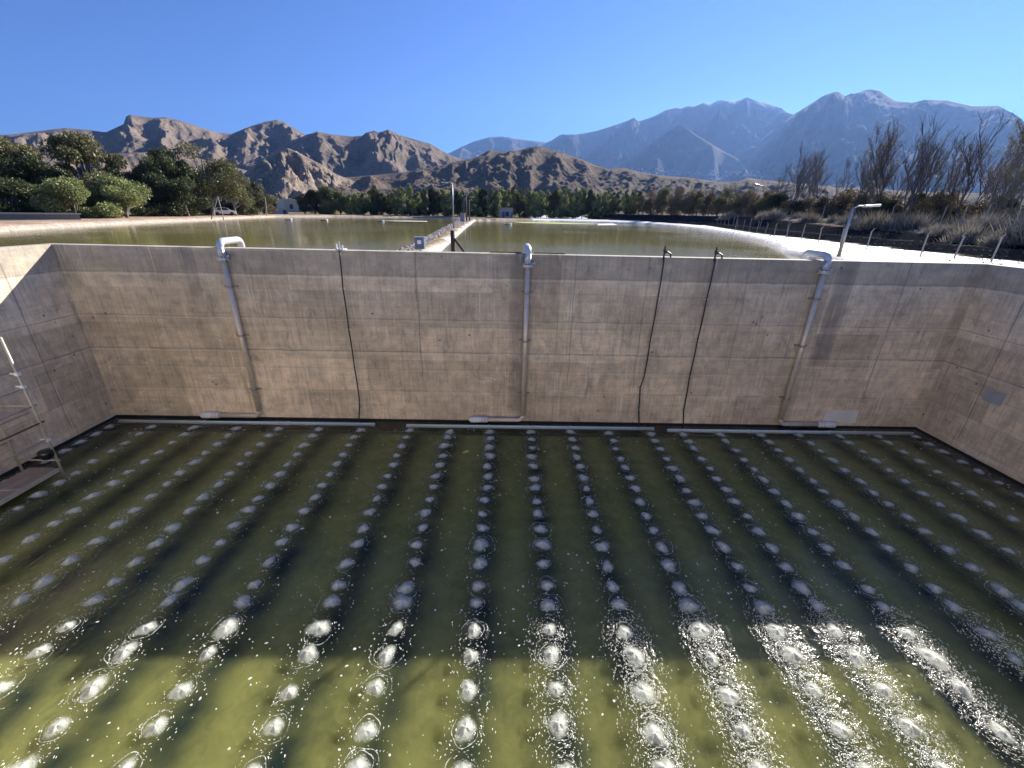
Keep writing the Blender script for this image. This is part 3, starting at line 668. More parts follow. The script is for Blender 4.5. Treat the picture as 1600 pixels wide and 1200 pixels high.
mountain([(330, 300), (370, 280), (385, 268), (405, 252), (425, 242), (450, 231), (470, 240), (500, 256), (525, 272), (560, 286), (600, 298)], 760, 260, m_rocky, 23, .38, 200, 80, scale=50)
mountain([(-100, 265), (0, 245), (80, 238), (180, 240), (260, 236), (330, 252), (400, 270), (470, 285), (540, 290)], 1000, 350, m_brown, 28, .4, 260, 70)
mountain([(420, 290), (500, 279), (560, 276), (600, 272), (640, 268), (670, 262), (700, 256), (730, 250), (750, 243), (765, 234), (772, 236), (790, 238), (810, 235), (830, 230), (845, 229), (870, 236), (900, 246), (930, 258), (950, 264), (975, 262), (1000, 269), (1040, 275), (1080, 278), (1120, 284), (1150, 284), (1170, 278), (1200, 282), (1300, 292), (1450, 300), (1700, 305)], 850, 480, m_dark, 31, .19, 640, 160)
mountain([(640, 262), (700, 240), (720, 230), (740, 221), (765, 214), (785, 213), (800, 216), (850, 222), (870, 232), (900, 240)], 7000, 2000, m_snow, 44, .3, 160, 60)
mountain([(820, 250), (850, 224), (860, 220), (880, 211), (900, 210), (930, 205), (950, 199), (970, 192), (988, 186), (1000, 189), (1015, 184), (1025, 180), (1040, 172), (1056, 168), (1065, 169), (1075, 165), (1085, 166), (1100, 160), (1110, 163), (1120, 158), (1140, 157), (1150, 158), (1165, 153), (1180, 157), (1195, 160), (1215, 167), (1238, 180), (1300, 215), (1400, 240)], 6000, 2300, m_snow, 47, .45, 520, 150)
mountain([(900, 290), (960, 262), (1000, 237), (1040, 207), (1055, 198), (1063, 195), (1072, 200), (1090, 212), (1130, 236), (1180, 262), (1240, 285)], 4300, 1100, m_far, 53, .3, 180, 70)
mountain([(1040, 290), (1090, 268), (1130, 252), (1180, 225), (1210, 202), (1238, 180), (1270, 160), (1290, 148), (1305, 143), (1312, 144), (1320, 150), (1340, 145), (1352, 140), (1360, 139), (1375, 142), (1388, 151), (1400, 158), (1425, 160), (1450, 156), (1480, 157), (1520, 166), (1560, 165), (1580, 177), (1600, 190), (1680, 225), (1780, 260)], 4800, 2400, m_far, 61, .28, 640, 170)

# ---------------------------------------------------------------- foliage
def leaf_mat(name, c1, c2, trans=.25):
    k = NT(name); a = k.n('Attribute', attribute_name='tint').outputs['Fac']
    c = k.mix(a, c1, c2); oi = k.n('ObjectInfo').outputs['Random']
    c = k.mix(1., c, k.ramp(oi, [(0, .75), (1, 1.25)]), 'MULTIPLY')
    df = k.n('BsdfDiffuse'); k.l(c, df.inputs[0]); tl = k.n('BsdfTranslucent'); k.l(c, tl.inputs[0]); gl = k.n('BsdfGlossy', _Roughness=.45); gl.inputs[0].default_value = (.5, .5, .45, 1)
    m1 = k.n('MixShader'); m1.inputs[0].default_value = trans; k.l(df.outputs[0], m1.inputs[1]); k.l(tl.outputs[0], m1.inputs[2])
    m2 = k.n('MixShader'); m2.inputs[0].default_value = .06; k.l(m1.outputs[0], m2.inputs[1]); k.l(gl.outputs[0], m2.inputs[2]); k.l(m2.outputs[0], k.out.inputs[0])
    return k.m
ML = {'dark': leaf_mat('dark_leaves', (.035, .05, .02), (.12, .13, .05)), 'olive': leaf_mat('olive_leaves', (.07, .075, .03), (.24, .22, .10)),
      'bright': leaf_mat('fresh_leaves', (.05, .07, .025), (.36, .38, .15)), 'brown': leaf_mat('dry_leaves', (.10, .08, .05), (.25, .18, .10)),
      'pine': leaf_mat('windbreak_leaves', (.06, .08, .025), (.48, .50, .19)), 'straw': leaf_mat('dry_reeds', (.17, .15, .12), (.38, .34, .28)), 'pale': leaf_mat('pale_straw', (.5, .46, .38), (.75, .7, .6))}
M_BARK = simple('bark', (.12, .10, .09), .9, scale=3); M_PALEBARK = simple('pale_bark', (.19, .165, .145), .9, scale=3)
def leaves(cent, rad, n, size, r, droop=0.):
    """n leaf quads gaussian round the clump centres; returns V, Q, tint"""
    cent = np.array(cent); rad = np.array(rad); ci = r.integers(0, len(cent), n)
    d_ = r.normal(size=(n, 3)); d_ /= np.linalg.norm(d_, axis=1)[:, None]; rr = r.random(n)[:, None]**.45
    P = cent[ci]+d_*rr*rad[ci]
    if droop: P[:, 2] -= droop*r.random(n)*rad[ci][:, 0]
    a = r.normal(size=(n, 3)); a /= np.linalg.norm(a, axis=1)[:, None]
    if droop: a[:, 2] -= 1.2; a /= np.linalg.norm(a, axis=1)[:, None]
    b = np.cross(a, r.normal(size=(n, 3))); b /= np.linalg.norm(b, axis=1)[:, None]
    s = size*(.6+.8*r.random(n))[:, None]
    V = np.stack([P-a*s, P+b*s*.42, P+a*s, P-b*s*.42], 1).reshape(-1, 3)
    Q = np.arange(4*n).reshape(-1, 4); ct = r.random(len(cent))
    tint = np.repeat(np.clip(.6*ct[ci]+.4*r.random(n), 0, 1), 4)
    return V, Q, tint
def limb_tubes(segs, sides=5):
    mb = MB()
    for pts, rs in segs: mb.tube(pts, rs, sides, cap=False)
    return mb
def tree_proto(kind, seed, shape='round', nleaf=3200, size=.045, mat='dark', bark=M_BARK, droop=0.):
    """unit tree: height 1, half-width about .5; returns the (crown, trunk) mesh data"""
    r = np.random.default_rng(seed); q = random.Random(seed); cent = []; rad = []; segs = []
    def limb(p0, p1, r0):
        m = [Vector(p0).lerp(Vector(p1), t)+Vector((q.gauss(0, .012), q.gauss(0, .012), 0)) for t in (0, .35, .7, 1)]
        segs.append((m, [r0, r0*.75, r0*.5, r0*.22]))
    if shape == 'round':
        segs.append(([(0, 0, -.03), (.01, 0, .15), (.0, .01, .35), (.02, 0, .55)], [.035, .028, .022, .014]))
        for i in range(17):
            t = q.random(); th = q.uniform(0, 6.28); z = .26+.62*q.random(); rr = .36*math.sin(min(1, (z-.12)/.75)*PI)**.6*q.uniform(.35, 1.05)
            c_ = (rr*math.cos(th), rr*math.sin(th), z); cent.append(c_); s_ = q.uniform(.09, .17); rad.append((s_*1.1, s_*1.1, s_*.85)); limb((0, 0, q.uniform(.15, .45)), c_, .014)
    elif shape == 'bush':
        segs.append(([(0, 0, -.03), (.0, 0, .3)], [.03, .015]))
        for i in range(16):
            th = q.uniform(0, 6.28); z = q.uniform(.12, .8); rr = .42*math.cos(max(0, z-.15)/.75*PI/2)**.7*q.uniform(.3, 1.)
            c_ = (rr*math.cos(th), rr*math.sin(th), z); cent.append(c_); s_ = q.uniform(.13, .2); rad.append((s_, s_, s_)); limb((0, 0, .05), c_, .012)
    elif shape == 'open':
        segs.append(([(0, 0, -.03), (.01, .01, .2), (-.01, .02, .45), (.02, 0, .75)], [.03, .025, .018, .008]))
        for i in range(20):
            th = q.uniform(0, 6.28); z = .28+.58*q.random(); rr = q.uniform(.1, .42)*(1 if z < .8 else .6)
            c_ = (rr*math.cos(th), rr*math.sin(th), z); cent.append(c_); s_ = q.uniform(.10, .17); rad.append((s_*1.2, s_*1.2, s_*.8)); limb((0, 0, z*.5), c_, .013)
    else:   # column: windbreak tree, foliage nearly to the ground
        segs.append(([(0, 0, -.03), (.005, 0, .4), (0, .005, .9)], [.022, .014, .004]))
        top = q.uniform(.85, 1.)
        for i in range(20):
            z = .16+.8*(i/19)*top; rr = (.30 if z < .75 else .30*(1.08-z)/.33)*q.uniform(.2, 1); th = q.uniform(0, 6.28)
            c_ = (rr*math.cos(th), rr*math.sin(th), z); cent.append(c_); s_ = q.uniform(.07, .13)*(1 if z < .8 else .6); rad.append((s_*1.25, s_*1.25, s_)); limb((0, 0, z*.8), c_, .006)
    V, Q, tint = leaves(cent, rad, nleaf, size, r, droop)
    o = fast_mesh('crown', V, Q, ML[mat], smooth=False); attr_f(o, 'tint', tint); crown = o.data; bpy.data.objects.remove(o)
    o = limb_tubes(segs).build('trunk', bark, smooth=True); trunk = o.data; bpy.data.objects.remove(o)
    return crown, trunk
def put_tree(proto, name, label, cat, x, dist, top, base=None, width=None, group=None, rz=None, lean=0):
    """x, top in the photograph's pixels at a ground distance; width in pixels"""
    b = bd(x, 330, dist); z0 = base if base is not None else ground_z(b.x, b.y)
    zt = bd(x, top, dist).z; h_ = (zt-z0)*1.07; wd = (width or 40)*1.05/FPX*dist*.92
    kx = math.cos(math.atan((x-800)/FPX)); wd *= kx
    o = empty(name, (b.x, b.y, z0), rz if rz is not None else rnd.uniform(0, 6.28)); o.scale = (wd, wd, h_)
    tag(o, label, cat, group)
    for nm, me in zip(('crown', 'trunk'), proto):
        if me is None: continue
        c_ = bpy.data.objects.new(nm, me); COL.objects.link(c_); c_.parent = o
    return o
P_R = [tree_proto('r', 100+i, 'round', 17000, .017, 'dark', droop=.4) for i in range(3)]
P_O = [tree_proto('o', 110+i, 'round', 17000, .016, 'olive', droop=.3) for i in range(2)]
P_B = [tree_proto('b', 120+i, 'bush', 20000, .019, 'bright', droop=.5) for i in range(2)]
P_BD = tree_proto('bd', 129, 'bush', 20000, .019, 'olive', droop=.5)
P_OP = [tree_proto('op', 130+i, 'open', 13000, .015, 'olive', bark=M_PALEBARK) for i in range(2)]
P_DB = [tree_proto('db', 140+i, 'bush', 14000, .019, 'dark', droop=.3) for i in range(2)]
P_C = [tree_proto('c', 150+i, 'column', 4200, .032, 'pine') for i in range(6)]
P_BR = [tree_proto('br', 160+i, 'bush', 3000, .03, 'brown') for i in range(2)]
L = 'trees at the left shore'
for pr, nm, lab, x, dd, top, wd in (
    (P_O[0], 'eucalyptus_tree', 'tall olive tree cut off by the left edge of the photo', 8, 92, 205, 120),
    (P_R[0], 'broadleaf_tree', 'dark tree between the leftmost olive tree and the tall rounded one', 68, 90, 240, 115),
    (P_O[1], 'eucalyptus_tree', 'tall dense olive tree with rounded top above the two bright bushes', 150, 96, 210, 125),
    (P_R[1], 'broadleaf_tree', 'dark tree standing low behind the left bright green bush', 112, 88, 262, 90),
    (P_DB[0], 'broadleaf_tree', 'low dark tree at the far left behind the grey wall', 20, 80, 275, 130),
    (P_DB[1], 'broadleaf_tree', 'low dark tree filling the gap right of the grey wall', 75, 82, 288, 100),
    (P_O[0], 'eucalyptus_tree', 'second tall olive tree from the left edge, above the grey wall', 48, 94, 218, 110),
    (P_R[2], 'broadleaf_tree', 'dark tree in the dip right of the tall rounded one', 195, 95, 262, 80),
    (P_R[1], 'broadleaf_tree', 'dark tree filling the gap right of the bright trees', 242, 96, 258, 70),
    (P_BD, 'broadleaf_tree', 'low olive bush tree between the two bright drooping trees', 152, 79, 300, 75),
    (P_DB[0], 'broadleaf_tree', 'low dark bush tree just right of the bright trees', 240, 92, 292, 70),
    (P_R[0], 'broadleaf_tree', 'dark tree between the broad dark tree and the pale branched one', 302, 99, 252, 76),
    (P_B[0], 'pepper_tree', 'left of the two bright drooping green trees on the shore', 116, 76, 276, 104),
    (P_B[1], 'pepper_tree', 'right of the two bright drooping green trees on the shore', 196, 80, 272, 96),
    (P_R[2], 'broadleaf_tree', 'dark tree between the bright trees and the broad dark pair', 222, 98, 268, 70),
    (P_R[0], 'broadleaf_tree', 'broad dark tree left of the open crowned tree', 268, 98, 236, 88),
    (P_DB[1], 'broadleaf_tree', 'low dark tree under the broad dark one', 292, 94, 275, 90),
    (P_OP[0], 'eucalyptus_tree', 'open crowned tree with pale branches showing', 332, 100, 228, 98),
    (P_DB[0], 'broadleaf_tree', 'dark low tree behind the white car', 345, 113, 284, 80),
    (P_OP[1], 'eucalyptus_tree', 'small open olive tree right of the pale branched tree', 368, 104, 256, 55),
    (P_O[0], 'broadleaf_tree', 'yellowish olive tree near the blue shed', 402, 117, 284, 64),
    (P_DB[0], 'broadleaf_tree', 'dark squat tree between the white car and the blue shed', 378, 110, 290, 58),
    (P_BR[0], 'broadleaf_tree', 'reddish brown dry tree just left of the blue shed', 412, 124, 302, 40)):
    put_tree(pr, nm, lab, 'tree', x, dd, top, width=wd, group=L)
# clump at the left end of the windbreak
for i, (x, top, wd, lab) in enumerate(((476, 303, 30, 'small dark tree left of the big rounded one'), (492, 297, 40, 'dark tree at the left shoulder of the big rounded one'), (512, 289, 54, 'big rounded tree at the left end of the windbreak row'), (532, 297, 40, 'tree on the right shoulder of the big rounded one'))):
    put_tree(P_B[i % 2] if i > 1 else P_R[i], 'broadleaf_tree', lab, 'tree', x, 137+i, top, width=wd, group='rounded trees left of the windbreak row')
x = 548; n = 0; xsr = []
while x < 1006: xsr.append(x); x += rnd.uniform(8.5, 12.5)
for n, x in enumerate(xsr):
    nn = ('%s tree of the windbreak row behind the ponds, counted from its left end' % (ORD[n] if n < 21 else ('%s' % (ORD[n-20]).replace('first', 'twenty-first') if False else '')) )
    if n < 21: lab = '%s dark green tree from the left in the windbreak row behind the ponds' % ORD[n]
    else:
        m = len(xsr)-1-n; lab = '%s dark green tree from the right in the windbreak row behind the ponds' % (ORD[m] if m < 21 else 'middle')
    top = 298+rnd.uniform(-4, 4)+(3 if x > 930 else 0)+(4 if x < 580 else 0); v = rnd.randrange(6)
    if rnd.random() < .16: top -= 6
    put_tree(P_C[v] if rnd.random() < .75 else P_R[v % 3], 'windbreak_tree', lab, 'tree', x, 138+rnd.uniform(-3, 3), top, width=rnd.uniform(22, 30), group='windbreak row of dark green trees behind the ponds')
# shadowed second rank that closes the row
for n in range(16):
    x = 560+n*28+rnd.uniform(-5, 5)
    put_tree(P_DB[n % 2], 'hedge_bush', '%s dark bush from the left under the windbreak trees' % ORD[n], 'bush', x, 143, 312, width=48, group='dark bushes under the windbreak row')
# brown thicket right of it
for n in range(20):
    x = 1004+n*10.5+rnd.uniform(-3, 3); dd = 132-n*2.6
    put_tree(P_BR[n % 2] if n % 3 else P_OP[n % 2], 'dry_thicket', '%s brown dry tree from the left in the thicket right of the windbreak' % ORD[n], 'tree', x, dd, 300+rnd.uniform(-9, 8), width=rnd.uniform(24, 38), group='dry brown thicket behind the right pond')
# low bushes on the valley floor far behind
for n in range(34):
    x = rnd.choice((rnd.uniform(415, 480), rnd.uniform(1010, 1600)))
    put_tree(P_DB[n % 2], 'valley_bush', 'distant dark green bush on the valley floor behind the shore trees', 'bush', x, rnd.uniform(230, 380), rnd.uniform(306, 316) if x < 500 else 318+(x-1000)*.02+rnd.uniform(-3, 4), width=rnd.uniform(18, 34), group='distant bushes on the valley floor')

# ---------------------------------------------------------------- bare trees
def bare_proto(seed, leafy=0, levels=4):
    q = random.Random(seed); segs = []; tips = []
    def br(p, d_, ln, r0, lv):
        pts = [Vector(p)]; n = 4; dd = Vector(d_)
        for i in range(n):
            dd = (dd+Vector((q.gauss(0, .10), q.gauss(0, .10), .06+q.gauss(0, .05)))).normalized(); pts.append(pts[-1]+dd*ln/n)
        segs.append((pts, [r0*(1-.14*i) for i in range(n+1)]))
        if lv == 0: tips.append(pts[-1]); tips.append(pts[-2]); return
        for i in range(q.choice((3, 3, 4)) + (1 if lv >= 3 else 0)):
            k_ = q.choice((1, 2, 3, 4, 4)); a = q.uniform(0, 6.28); sprd = q.uniform(.35, .8)
            nd = (dd+Vector((math.cos(a), math.sin(a), .1))*sprd).normalized()
            br(pts[k_], nd, ln*q.uniform(.58, .8), max(.0012, r0*(.58 if k_ < 4 else .66)), lv-1)
    br((0, 0, -.02), (q.gauss(0, .08), q.gauss(0, .05), 1), .30, .0115, levels)
    zt = max(t.z for t in tips); wd = max(math.hypot(t.x, t.y) for t in tips); mb = MB()
    for pts, rs in segs: mb.tube([(p.x/zt, p.y/zt, p.z/zt) for p in pts], [r_/zt for r_ in rs], 4, cap=False)
    o = mb.build('trunk', M_PALEBARK if seed % 2 else M_BARK, smooth=True); tr_ = o.data; bpy.data.objects.remove(o); cm = None
    if leafy:
        r = np.random.default_rng(seed); c_ = [(t.x/zt, t.y/zt, t.z/zt) for t in tips]
        c_ = [c for c in c_ if q.random() < .6]
        V, Q, tint = leaves(c_, [(.035,)*3]*len(c_), leafy, .0085, r)
        o = fast_mesh('crown', V, Q, ML['brown' if leafy < 4000 else 'olive'], smooth=False); attr_f(o, 'tint', tint); cm = o.data; bpy.data.objects.remove(o)
    return cm, tr_
BT = [bare_proto(201), bare_proto(202), bare_proto(203, 1500), bare_proto(204, 2200), bare_proto(205), bare_proto(206, 1200), bare_proto(207, 6000)]
def put_bare(v, x, xt, top, dist, label):
    b = bd(x, 345, dist); z0 = ground_z(b.x, b.y)-.05; zt = bd(xt, top, dist).z; h_ = zt-z0
    o = empty('bare_tree', (b.x, b.y, z0), rnd.uniform(0, 6.28)); s_ = h_; wd = h_*.62; o.scale = (wd, wd, h_); tag(o, label, 'tree', 'bare trees on the right bank')
    for nm, me in zip(('crown', 'trunk'), BT[v]):
        if me: c_ = bpy.data.objects.new(nm, me); COL.objects.link(c_); c_.parent = o
for v, x, xt, top, dd, lab in (
    (0, 1212, 1222, 250, 92, 'short bare tree at the left end of the bare trees'), (1, 1228, 1243, 220, 84, 'slim bare tree second from the left among the bare trees'), (4, 1250, 1262, 222, 84, 'bare tree third from the left, with upright twigs'),
    (5, 1268, 1282, 245, 90, 'thin bare tree fourth from the left'), (3, 1330, 1350, 215, 70, 'bare tree with sparse russet leaves left of the tall slim tree'), (2, 1355, 1382, 235, 66, 'lower russet leaved tree in front of the tall slim tree'),
    (5, 1368, 1400, 175, 64, 'tall slim tree with russet twigs in the middle of the right bank'), (1, 1405, 1450, 172, 58, 'tall wide spreading bare tree with many upright limbs'), (4, 1418, 1442, 190, 60, 'bare tree crowding behind the wide spreading one'),
    (0, 1450, 1498, 205, 56, 'leaning bare tree between the spreading tree and the tallest one'), (1, 1490, 1540, 165, 54, 'tallest bare tree near the right edge'), (3, 1470, 1500, 215, 62, 'smaller bare tree with a few brown leaves beside the tallest one'),
    (2, 1535, 1575, 215, 50, 'bare tree with dark leaf tufts near the right edge'), (6, 1580, 1640, 175, 46, 'leafy dark eucalyptus leaning in from the right edge'), (5, 1560, 1590, 240, 56, 'low bare tree left of the leafy eucalyptus'), (0, 1300, 1315, 240, 80, 'bare tree between the left group and the russet tree'),
    (2, 1236, 1250, 235, 88, 'bare tree with russet twigs inside the left group'), (4, 1342, 1362, 230, 72, 'thin grey tree behind the russet trees'), (0, 1388, 1420, 205, 66, 'slender bare tree close to the left of the wide spreading one'), (5, 1430, 1470, 215, 64, 'bare tree filling the gap right of the wide spreading one'), (3, 1515, 1560, 200, 58, 'bare tree with brown leaves right of the tallest one'), (4, 1548, 1600, 195, 52, 'thin bare tree between the tallest one and the leafy eucalyptus'), (4, 1160, 1166, 282, 100, 'small bare tree rising from the brown thicket'), (0, 1120, 1124, 284, 108, 'thin bare tree in the middle of the brown thicket'), (3, 1020, 1022, 292, 122, 'brown leafed tree at the left end of the brown thicket'), (2, 1048, 1050, 288, 116, 'thin reddish tree just left of the dark tower'), (3, 1080, 1083, 286, 112, 'brown leafed tree just right of the dark tower'), (5, 1100, 1103, 290, 108, 'slim twiggy tree between the dark tower and the floodlight mast'), (2, 1140, 1145, 284, 102, 'russet twiggy tree left of the floodlight mast'), (1, 1185, 1192, 286, 96, 'twiggy grey tree right of the floodlight mast')):
    put_bare(v, x, xt, top, dd, lab)

# ---------------------------------------------------------------- dry shrubs and reeds on the bank
def shrub_mesh(seed, n, mat, lean=.0, w_=.5):
    r = np.random.default_rng(seed); x0 = r.normal(0, .28*w_/.5, (n, 2)); ln = (.45+.6*r.random(n))*np.exp(-(np.hypot(x0[:, 0], x0[:, 1])/.6)**2)
    out = x0*.7+r.normal(0, .22, (n, 2)); base = np.c_[x0, np.zeros(n)-.02]; tip = base+np.c_[out*ln[:, None]+np.array([lean, 0])*ln[:, None], ln]
    mid = (base+tip)/2+r.normal(0, .03, (n, 3)); wv = np.c_[r.normal(size=(n, 2)), np.zeros(n)]; wv /= np.linalg.norm(wv, axis=1)[:, None]; wv *= .010
    V = np.stack([base-wv, base+wv, mid+wv, mid-wv, tip], 1).reshape(-1, 3); b = np.arange(n)[:, None]*5
    me = bpy.data.meshes.new('blades'); Fq = (b+np.array([0, 1, 2, 3])).tolist()+(b+np.array([3, 2, 4])).tolist()
    me.from_pydata(V.tolist(), [], Fq); me.materials.append(ML[mat]); a = me.attributes.new('tint', 'FLOAT', 'POINT'); a.data.foreach_set('value', np.repeat(r.random(n), 5).astype(np.float32)); return me
SH = [shrub_mesh(300+i, 700, 'straw') for i in range(3)]; PL = [shrub_mesh(310+i, 700, 'pale', .9, .36) for i in range(2)]
g_ = 'grey brown dry shrubs on the bank'
for n in range(70):
    x = 1000+n*8.9+rnd.uniform(-8, 8); row = n % 3
    cyb = np.interp(x, [1000, 1100, 1200, 1300, 1400, 1500, 1600], [340, 343, 352, 357, 364, 371, 379])-row*5-rnd.uniform(0, 3)
    p = bz(x, cyb, 7.0); o = bpy.data.objects.new('dry_shrub', SH[rnd.randrange(3)]); COL.objects.link(o); hh = rnd.uniform(1.0, 2.2)*(1.6 if row == 2 else .85)
    o.location = (p.x, p.y, ground_z(p.x, p.y)-.05); o.scale = (hh*1.3, hh*1.3, hh); o.rotation_euler = (0, 0, rnd.uniform(0, 6.28))
    tag(o, 'grey brown dry shrub growing behind the black liner of the right bank', 'shrub', g_)
for n in range(26):
    x = 985+n*22+rnd.uniform(-6, 6); cyb = np.interp(x, [985, 1100, 1200, 1300, 1400, 1500, 1600], [337, 343, 350, 356, 363, 370, 378])
    p = bz(x, cyb, 6.95); o = bpy.data.objects.new('straw_tuft', PL[n % 2]); COL.objects.link(o); hh = rnd.uniform(.5, .9)
    o.location = (p.x, p.y, ground_z(p.x, p.y)-.03); o.scale = (hh*3, hh*2, hh*.7); o.rotation_euler = (0, 0, rnd.gauss(0.2, .3))
    tag(o, 'pale sunlit straw tuft on the rim of the black liner', 'grass tuft', 'pale straw tufts along the liner rim')
for n in range(30):
    x = 1195+n*14.5+rnd.uniform(-6, 6); dd = np.interp(x, [1195, 1400, 1620], [88, 62, 50])+rnd.uniform(-4, 8); yb_ = np.interp(x, [1195, 1600], [338, 352])
    put_tree((P_BR[n % 2], P_DB[n % 2], P_BR[(n+1) % 2])[n % 3], 'scrub_bush', '%s scrub bush from the %s in the brush under the bare trees' % (ORD[n if n < 15 else 29-n], 'left' if n < 15 else 'right edge'), 'bush', x, dd, yb_-rnd.uniform(26, 50), width=rnd.uniform(34, 62), group='scrub under the bare trees on the right bank')
# fence posts on the bank
m_post = simple('fence_post', (.33, .31, .29), .8)
m_wire = simple('wire', (.3, .3, .3), .5, .5)
pst = []
for row, (zz, line, hgt, sp_x) in enumerate(((6.9, [(1150, 352), (1280, 358), (1384, 364), (1462, 368), (1570, 379), (1640, 388)], 1.9, None), (6.4, [(1120, 352), (1210, 366), (1355, 386), (1440, 394), (1492, 399), (1550, 405), (1620, 414)], 1.15, None))):
    W = [bz(x, y, zz) for x, y in line]; acc = []
    for a, b in zip(W[:-1], W[1:]):
        n = max(1, int((b-a).length/(3.1 if row == 0 else 3.4))); acc += [a.lerp(b, t/n) for t in range(n)]
    for t, p in enumerate(acc):
        e = empty('fence_post', (p.x, p.y, ground_z(p.x, p.y)-.1)); MB().tube([(0, 0, 0), (rnd.gauss(0, .05), 0, hgt)], .035, 6).build('post', m_post, e)
        MB().tube([(rnd.gauss(0, .02), 0, hgt-.04), (.0, -.1, hgt+.14)], .02, 5).build('wire_arm', m_post, e)
        tag(e, '%s %s fence post from the far end along the right bank' % (ORD[t] if t < 21 else 'last', 'tall grey' if row == 0 else 'short grey'), 'fence post', 'grey fence posts along the right bank')
# ---------------------------------------------------------------- lamp posts
m_pole = simple('grey_pole', (.42, .42, .43), .45, .4); m_head = simple('lamp_head', (.6, .6, .6), .4)
def lamp(x, yb, ytop, z0, side, label, dist=None):
    b = bz(x, yb, z0); h_ = by(x, ytop, b.y).z-z0; e = empty('street_lamp', b); tag(e, label, 'street lamp')
    MB().tube([(0, 0, 0), (0, 0, h_*.5), (0, 0, h_)], [.09, .07, .05], 10).build('pole', m_pole, e, True)
    MB().tube([(0, 0, h_-.02), (side*.25, 0, h_+.08), (side*.5, 0, h_+.08)], .03, 8).build('arm', m_pole, e, True)
    MB().box((side*.85, 0, h_+.1), (.75, .26, .1), 0, 0, -side*.06).build('lamp_head', m_head, e, bevel=.03); return e
lamp(709, 357, 287, 6.1, -1, 'tall grey street lamp on the berm between the two ponds')
lamp(1310, 401, 324, 6.2, 1, 'short grey street lamp beside the right air pipe')
# post with brace, blue box
b = by(708, 391, 17.6); zb = 6.15; zt = by(707, 360, 17.6).z
e = empty('braced_post', (b.x, 17.6, zb-.3)); tag(e, 'dark timber post with a slanting brace behind the wall top', 'post')
MB().tube([(0, 0, 0), (0, 0, zt-zb+.3)], .085, 10).build('post', simple('dark_timber', (.035, .028, .024), .8), e, True)
MB().tube([(.04, 0, zt-zb+.02), (.95, 0, -.05)], .045, 8).build('brace', simple('dark_timber_b', (.04, .032, .027), .8), e, True)
b = by(657, 392, 17.2)
e = empty('control_box', (b.x, 17.2, 6.0)); tag(e, 'small blue grey electrical box on a post just behind the wall', 'electrical box')
zc = by(657, 380, 17.2).z-6.0
MB().box((0, 0, zc), (.36, .28, .42)).build('cabinet', simple('blue_paint', (.09, .14, .25), .5), e, bevel=.015)
MB().box((0, -.143, zc+.05), (.15, .01, .14)).build('sticker', m_white, e); MB().box((0, .0, zc+.225), (.42, .34, .03)).build('lid', simple('blue_lid', (.20, .26, .36), .5), e)
MB().tube([(0, 0, -.1), (0, 0, zc-.2)], .04, 8).build('stand', m_pole, e)
# poles on the far end of the berm
for x, yb, yt, lab in ((725, 347, 309, 'leftmost dark pole at the far end of the berm'), (729, 347, 304, 'middle dark pole at the far end of the berm'), (733.5, 346, 312, 'right pole with a bent arm at the far end of the berm')):
    b = bz(x, yb, 6.05); h_ = by(x, yt, b.y).z-6.05; e = empty('pole', b); tag(e, lab, 'pole', 'poles at the far end of the berm')
    MB().tube([(0, 0, -.1), (0, 0, h_)], .13, 8).build('shaft', M_BARK, e, True); MB().tube([(0, 0, h_-.5), (.5, 0, h_+.1)], .06, 6).build('arm', m_pole, e, True)
b = bz(723, 348, 6.05); tag(MB().box((b.x, b.y, 6.05+.7), (.8, .5, 1.4)).box((b.x, b.y, 7.5), (.95, .65, .12)).build('pump_housing', simple('grey_block', (.32, .31, .3), .8), bevel=.03), 'low grey concrete block at the foot of the berm poles', 'block')
# leaning poles and slack wire at the left shore
e = empty('cable_poles', bz(342, 343, 6.1)); tag(e, 'crossed thin poles carrying a slack cable at the left shore', 'poles')
o_ = e.location.copy(); y_ = o_.y
for a, b_ in (((340, 307), (330, 343)), ((340, 307), (350, 344))):
    A, B = by(*a, y_)-o_, by(*b_, y_)-o_; MB().tube([A, B], .07, 6).build('pole', m_post, e)
A, B = by(340, 307, y_)-o_, by(414, 309, y_)-o_
MB().tube([A.lerp(B, t/14)+Vector((0, 0, -.9*math.sin(t/14*PI)**1)) for t in range(15)], .035, 5).build('cable', m_wire, e)
MB().tube([B, by(417, 337, y_)-o_], .07, 6).build('pole', m_post, e)
# ---------------------------------------------------------------- small buildings, car, tower
m_plaster = simple('plaster', (.42, .38, .34), .9); m_blue = simple('blue_door', (.05, .12, .30), .6); m_dkwin = simple('dark_opening', (.02, .022, .025), .4); m_shed = simple('blue_sheet', (.30, .38, .48), .5); m_roof = simple('roof_sheet', (.35, .33, .31), .7)
def house(x, yb, dist, wpx, hpx, label, wall, doors, roof=m_roof, name='small_building', cat='building', depth=3.):
    b = bd(x, yb, dist); z0 = ground_z(b.x, b.y); zb = min(z0, b.z); wd = wpx/FPX*dist; h_ = bd(x, yb-hpx, dist).z-z0
    e = empty(name, (b.x, b.y, z0-.05), -math.atan2(b.x, b.y)); tag(e, label, cat)
    MB().box((0, depth/2, h_/2), (wd, depth, h_)).build('walls', wall, e); MB().box((0, depth/2, h_+.07), (wd+.3, depth+.3, .14)).build('roof', roof, e)
    for (u0, w0, z_, hh, mt, nm) in doors: MB().box((u0*wd, -.02, z_*h_+hh*h_/2), (w0*wd, .06, hh*h_)).build(nm, mt, e)
    return e
house(791, 340, 128, 19, 15, 'small square pump house with blue doors before the windbreak', m_plaster, [(-.22, .2, .02, .62, m_blue, 'door'), (.08, .26, .2, .45, m_dkwin, 'window'), (.42, .1, .0, .6, m_blue, 'door')])
house(438, 335, 133, 19, 8.5, 'low blue grey shed at the far left corner of the pond', m_shed, [(.3, .2, .05, .8, m_dkwin, 'door')])
